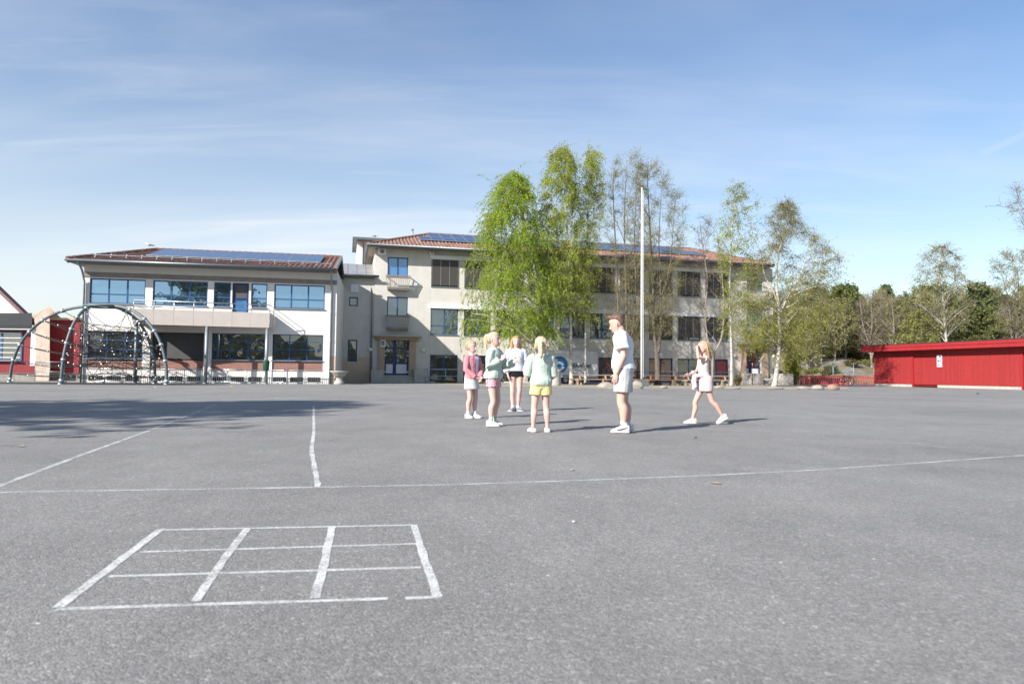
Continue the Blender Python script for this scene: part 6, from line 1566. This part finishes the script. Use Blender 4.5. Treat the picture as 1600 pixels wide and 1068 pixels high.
m = MB(); hair_cap(p, m, 1.02); u = p.u
m.tube([p.hv(0,.50,.50), p.hv(0,.63,.45), p.hv(.0,.70,.2), p.hv(-.02,.70,-.15), p.hv(-.04,.66,-.45), p.hv(-.04,.58,-.62)], [.13*u,.15*u,.17*u,.18*u,.14*u,.05*u], 10); ho = remesh(m, 'hair', STRAW, p.root, .005, 1, .0012, 17); flyaways(p, ho, STRAW, 50, 4, 0.3)
m = MB(); m.tube([p.hv(0,.52,.50), p.hv(0,.59,.475)], .165*u, 12); m.build('hair_tie', mat_cloth('cream_hair_tie', (.62,.48,.28,1)), ho, True)
# boy in white --------------------------------------------------------------
p = person('boy in white t-shirt and light grey shorts looking down, seen from the side', feet_at(973.5, 675.5), R(-104), 1.69, 1.11, SKT,
   [dict(e=(.138,.014,.63), w=(.126,-.045,.487), d=(-.02,-.22,-1), n=(-1,-.1,.1), s=(0,-1,.2), curl=.55), dict(e=(-.140,.014,.63), w=(-.125,-.035,.487), d=(.0,-.3,-1), n=(1,-.1,.1), s=(0,-1,.3), curl=.55)],
   [dict(k=(.052,-.012,.272), a=(.055,.012,AZ)), dict(k=(-.055,.002,.272), a=(-.060,.038,AZ))], head=(R(-4), R(22), 0), hh=.142, feet=(R(6), R(-10)), belly=.010, shoulder=.100, lean=lambda z: (0, .012*max(0,(z-.58)/.16)-.050*max(0, (z-.72)/.12)), neckdrop=.026)
garment_top(p, 't_shirt', WHITE, .532, .017, .66, True, 1.5, neck=.842, seed=19, fold=.0014)
garment_legs(p, 'shorts', LGREY, .55, .72, .010, 1.25, seed=20, fold=.0012)
fw = footwear(p, WSHOE, WSOLE, SOCK, .052, 1.2)
for k, (sh_, M_) in enumerate(fw):   # dark curved tick on the outer and inner sides
    for sx in (1, -1):
        top_, bot = [], []
        for i in range(9):
            q = i/8; t_ = .062-.095*q; zc = .026+.0*q+(.022*q*q); w_ = .0075*math.sin(PI*min(1, (1-q)*.92+.04))**.7
            top_.append((t_, zc+w_)); bot.append((t_, zc-w_*.6))
        m = MB(); 
        def sp(t_, z): hw = float(np.interp(t_, [-.043,-.02,.03,.055,.08], [.027,.030,.031,.034,.036]))*1.2; k2 = 1-.25*max(0,(z-.03)/.03)**2; return M_ @ Vector((sx*(hw*k2+.0022)*p.h, -t_*p.h, z*p.h))
        for i in range(8): m.quad(sp(*bot[i]), sp(*bot[i+1]), sp(*top_[i+1]), sp(*top_[i]))
        m.build('shoe_mark', mat('charcoal_mark', (.05,.05,.06), .5), sh_)
m = MB(); u = p.u
def ring_(z, hw, yf, yb, n=22): c, ry = (yf+yb)/2, (yb-yf)/2; return [p.hv(hw*math.cos(2*PI*j/n), c+ry*math.sin(2*PI*j/n), z) for j in range(n)]
m.loft([ring_(*q) for q in [(.30,.25,.24,.42),(.42,.33,.16,.475),(.55,.37,.10,.50),(.68,.385,-.02,.525),(.76,.405,-.22,.54),(.84,.395,-.38,.525),(.92,.36,-.40,.48),(1.0,.28,-.33,.40),(1.06,.17,-.20,.26),(1.09,.05,-.06,.1)]])
rh_ = random.Random(5)
for i in range(16): x = rh_.uniform(-.26,.26); y = -.30+rh_.uniform(-.05,.25); m.tube([p.hv(x,y,.92), p.hv(x*1.05,y-.08,1.03), p.hv(x*1.1,y-.15,1.04+rh_.uniform(-.08,.07))], [.09*u,.065*u,.02*u], 6)
remesh(m, 'hair', BROWN, p.root, .0045, 1, .0012, 21)
# walking girl ----------------------------------------------------------------
p = person('girl walking left shading her eyes with one hand, pink sweater tied round waist', feet_at(1101, 662.0), R(-88), 1.37, .90, SKT,
   [dict(e=(.160,-.125,.805), w=(.088,-.118,.938), d=(-.9,.22,.16), n=(.0,.75,-.6), s=(.1,-.75,-.5), curl=.12), dict(e=(-.118,-.06,.645), w=(-.085,-.165,.60), d=(.2,-.9,-.2), n=(.7,.2,-.5), s=(.3,.1,.9), curl=.7)],
   [dict(k=(.045,.075,.285), a=(.052,.205,.098)), dict(k=(-.042,-.100,.272), a=(-.045,-.135,AZ))], head=(R(12), R(8), 0), hh=.150, feet=(R(4), R(0)), feetpitch=(R(30), 0), lean=lambda z: (0, -.020*max(0, (z-.5)/.3)))
garment_top(p, 'top', PALEP, .535, .010, .18, True, 1.0, seed=23, fold=.0012)
garment_legs(p, 'shorts', DENIM, .56, .40, .008, seed=24)
m = MB(); h = p.h; rings = []
for z, e in ((.600,.010),(.575,.024),(.54,.027),(.49,.029),(.43,.031),(.40,.030)):
    y, rx, ry = trow(max(z,.50)); rings.append(ell(0, (y+.014)*h, z*h, (rx*p.g+e)*h, (ry*p.g+e*.9)*h, 24))
m.loft(rings)
for sx, k in ((1, 0), (-1, .02)):
    m.tube([Vector((sx*.085,-.035,.585))*h, Vector((sx*.04,-.095,.585))*h, Vector((sx*.012,-.112,.58))*h, Vector((sx*.02,-.128,.53-k))*h, Vector((sx*.035,-.12,.44-k))*h], [.022*h,.026*h,.03*h,.026*h,.018*h], 10)
m.ball(Vector((0,-.115,.585))*h, .03*h); m.tube([Vector((.0,-.12,.60))*h, Vector((.02,-.155,.635))*h], [.022*h,.018*h], 8)
remesh(m, 'tied_sweater', BLUSH, p.root, .006, 2, .0016, 25)
footwear(p, mat('blush_sneaker', (.72,.56,.53), .6), WSOLE, None, .03, 1.05)
m = MB(); hair_cap(p, m, 1.02); u = p.u
m.tube([p.hv(0,.34,.78), p.hv(.02,.48,.35), p.hv(.02,.50,-.05), p.hv(.02,.46,-.5), p.hv(.02,.44,-.85)], [.26*u,.30*u,.26*u,.19*u,.06*u], 12)
for sx in (-1,1): m.tube([p.hv(sx*.33,.08,.8), p.hv(sx*.40,.14,.4), p.hv(sx*.36,.2,0), p.hv(sx*.28,.3,-.4)], [.09*u,.09*u,.10*u,.04*u], 8)
ho = remesh(m, 'hair', BLONDE, p.root, .005, 1, .0012, 26); flyaways(p, ho, BLONDE, 60, 5, 0.7)
# ------------------------------------------------------------------ light and sky
SUN = Vector((-1, -1, .86)).normalized()
sd = bpy.data.lights.new('sun', 'SUN'); sd.energy = 5.0; sd.angle = R(.55); sd.color = (1, .955, .89)
so = bpy.data.objects.new('sun', sd); C.objects.link(so); so.rotation_euler = (-SUN).to_track_quat('-Z', 'Y').to_euler(); so.location = (-20, -20, 30)
w = bpy.data.worlds.new('World'); scn.world = w; w.use_nodes = True; nt = w.node_tree; nt.nodes.clear()
out = nt.nodes.new('ShaderNodeOutputWorld'); bg = nt.nodes.new('ShaderNodeBackground'); nt.links.new(bg.outputs[0], out.inputs[0])
sky = nt.nodes.new('ShaderNodeTexSky'); sky.sky_type = 'NISHITA'; sky.sun_disc = False
sky.sun_elevation = math.asin(SUN.z); sky.sun_rotation = math.atan2(SUN.x, SUN.y)
sky.altitude = 0; sky.air_density = 1.25; sky.dust_density = .3; sky.ozone_density = 2.6
# thin cirrus: stretched noise on the view direction, projected onto a high flat layer
tc = nt.nodes.new('ShaderNodeTexCoord'); sp = nt.nodes.new('ShaderNodeSeparateXYZ'); nt.links.new(tc.outputs['Generated'], sp.inputs[0])
def mth(op, a, b=None):
    q = nt.nodes.new('ShaderNodeMath'); q.operation = op
    for x, i in ((a, 0), (b, 1)):
        if x is None: continue
        if hasattr(x, 'links'): nt.links.new(x, q.inputs[i])
        else: q.inputs[i].default_value = x
    return q.outputs[0]
zc = mth('ADD', mth('MAXIMUM', sp.outputs[2], 0.0), .14)
cb = nt.nodes.new('ShaderNodeCombineXYZ'); nt.links.new(mth('DIVIDE', sp.outputs[0], zc), cb.inputs[0]); nt.links.new(mth('DIVIDE', sp.outputs[1], zc), cb.inputs[1])
def cloud(rot, scl, nscale, lo, hi, amt, det=7, off=(0,0,0)):
    mp = nt.nodes.new('ShaderNodeMapping'); mp.inputs['Rotation'].default_value = (0,0,rot); mp.inputs['Scale'].default_value = scl; mp.inputs['Location'].default_value = off; nt.links.new(cb.outputs[0], mp.inputs[0])
    n = nt.nodes.new('ShaderNodeTexNoise'); n.inputs['Scale'].default_value = nscale; n.inputs['Detail'].default_value = det; n.inputs['Roughness'].default_value = .62; n.inputs['Distortion'].default_value = .5; nt.links.new(mp.outputs[0], n.inputs[0])
    r_ = nt.nodes.new('ShaderNodeMapRange'); r_.interpolation_type = 'SMOOTHSTEP'; r_.inputs[1].default_value = lo; r_.inputs[2].default_value = hi; r_.inputs[4].default_value = amt; nt.links.new(n.outputs[0], r_.inputs[0]); return r_.outputs[0]
c1 = cloud(R(-24), (.35, 1.5, 1), .8, .38, .80, .42); c2 = cloud(R(-34), (.5, 3.0, 1), 1.5, .50, .82, .22, 8, (3,1,0)); c3 = cloud(R(10), (.5,.6,1), .45, .28, .72, .66, 5, (1.3,4,0))
fr = nt.nodes.new('ShaderNodeMapRange'); fr.interpolation_type = 'SMOOTHSTEP'; fr.inputs[1].default_value = .18; fr.inputs[2].default_value = .62; fr.inputs[3].default_value = 1.0; fr.inputs[4].default_value = .4; nt.links.new(sp.outputs[2], fr.inputs[0])
lr_ = nt.nodes.new('ShaderNodeMapRange'); lr_.interpolation_type = 'SMOOTHSTEP'; lr_.inputs[1].default_value = -.35; lr_.inputs[2].default_value = .62; lr_.inputs[3].default_value = 1.12; lr_.inputs[4].default_value = .6; nt.links.new(sp.outputs[0], lr_.inputs[0])
# one long diagonal wisp at the right
def proj_(px, py): d = ray(px, py).normalized(); return d.x/(d.z+.14), d.y/(d.z+.14)
(ax, ay), (bx_, by_) = proj_(1462, 281), proj_(1640, 190); th_ = math.atan2(by_-ay, bx_-ax); Lw = math.hypot(bx_-ax, by_-ay)
mpw = nt.nodes.new('ShaderNodeMapping'); mpw.vector_type = 'TEXTURE'; mpw.inputs['Location'].default_value = (ax, ay, 0); mpw.inputs['Rotation'].default_value = (0, 0, th_); nt.links.new(cb.outputs[0], mpw.inputs[0])
sw = nt.nodes.new('ShaderNodeSeparateXYZ'); nt.links.new(mpw.outputs[0], sw.inputs[0])
nw = nt.nodes.new('ShaderNodeTexNoise'); nw.inputs['Scale'].default_value = 3.5; nw.inputs['Detail'].default_value = 6; nt.links.new(mpw.outputs[0], nw.inputs[0])
off_ = mth('ADD', sw.outputs[1], mth('MULTIPLY', mth('SUBTRACT', nw.outputs[0], .5), .16))
wid = mth('SUBTRACT', 1.0, mth('DIVIDE', mth('ABSOLUTE', off_), .055)); wid = mth('MAXIMUM', wid, 0.0)
alo = nt.nodes.new('ShaderNodeMapRange'); alo.interpolation_type = 'SMOOTHSTEP'; alo.inputs[1].default_value = -.05; alo.inputs[2].default_value = .35*Lw; nt.links.new(sw.outputs[0], alo.inputs[0])
wisp = mth('MULTIPLY', mth('MULTIPLY', wid, alo.outputs[0]), mth('MULTIPLY', nw.outputs[0], .6))
hv_ = nt.nodes.new('ShaderNodeMapRange'); hv_.interpolation_type = 'SMOOTHSTEP'; hv_.inputs[1].default_value = .0; hv_.inputs[2].default_value = .52; hv_.inputs[3].default_value = .72; hv_.inputs[4].default_value = .0; nt.links.new(sp.outputs[2], hv_.inputs[0])
cl = mth('MULTIPLY', mth('MINIMUM', mth('ADD', mth('ADD', c1, c2), c3), .85), fr.outputs[0])
mx = nt.nodes.new('ShaderNodeMix'); mx.data_type = 'RGBA'; nt.links.new(mth('MAXIMUM', mth('MAXIMUM', wisp, mth('MULTIPLY', cl, lr_.outputs[0])), mth('MULTIPLY', mth('MULTIPLY', hv_.outputs[0], lr_.outputs[0]), mth('ADD', mth('MULTIPLY', c3, .9), .55))), mx.inputs[0]); hs = nt.nodes.new('ShaderNodeHueSaturation'); hs.inputs['Saturation'].default_value = 1.14; hs.inputs['Hue'].default_value = .507; nt.links.new(sky.outputs[0], hs.inputs['Color']); nt.links.new(hs.outputs[0], mx.inputs[6]); mx.inputs[7].default_value = (5.9, 6.15, 6.45, 1)
nt.links.new(mx.outputs[2], bg.inputs[0]); bg.inputs[1].default_value = .093
scn.view_settings.view_transform = 'Standard'; scn.view_settings.look = 'None'; scn.view_settings.gamma = 1; scn.view_settings.exposure = .8
scn.render.engine = 'CYCLES'; scn.cycles.max_bounces = 6; scn.cycles.transparent_max_bounces = 12; scn.cycles.diffuse_bounces = 3; scn.cycles.use_denoising = True
scn.cycles.sample_clamp_indirect = 8
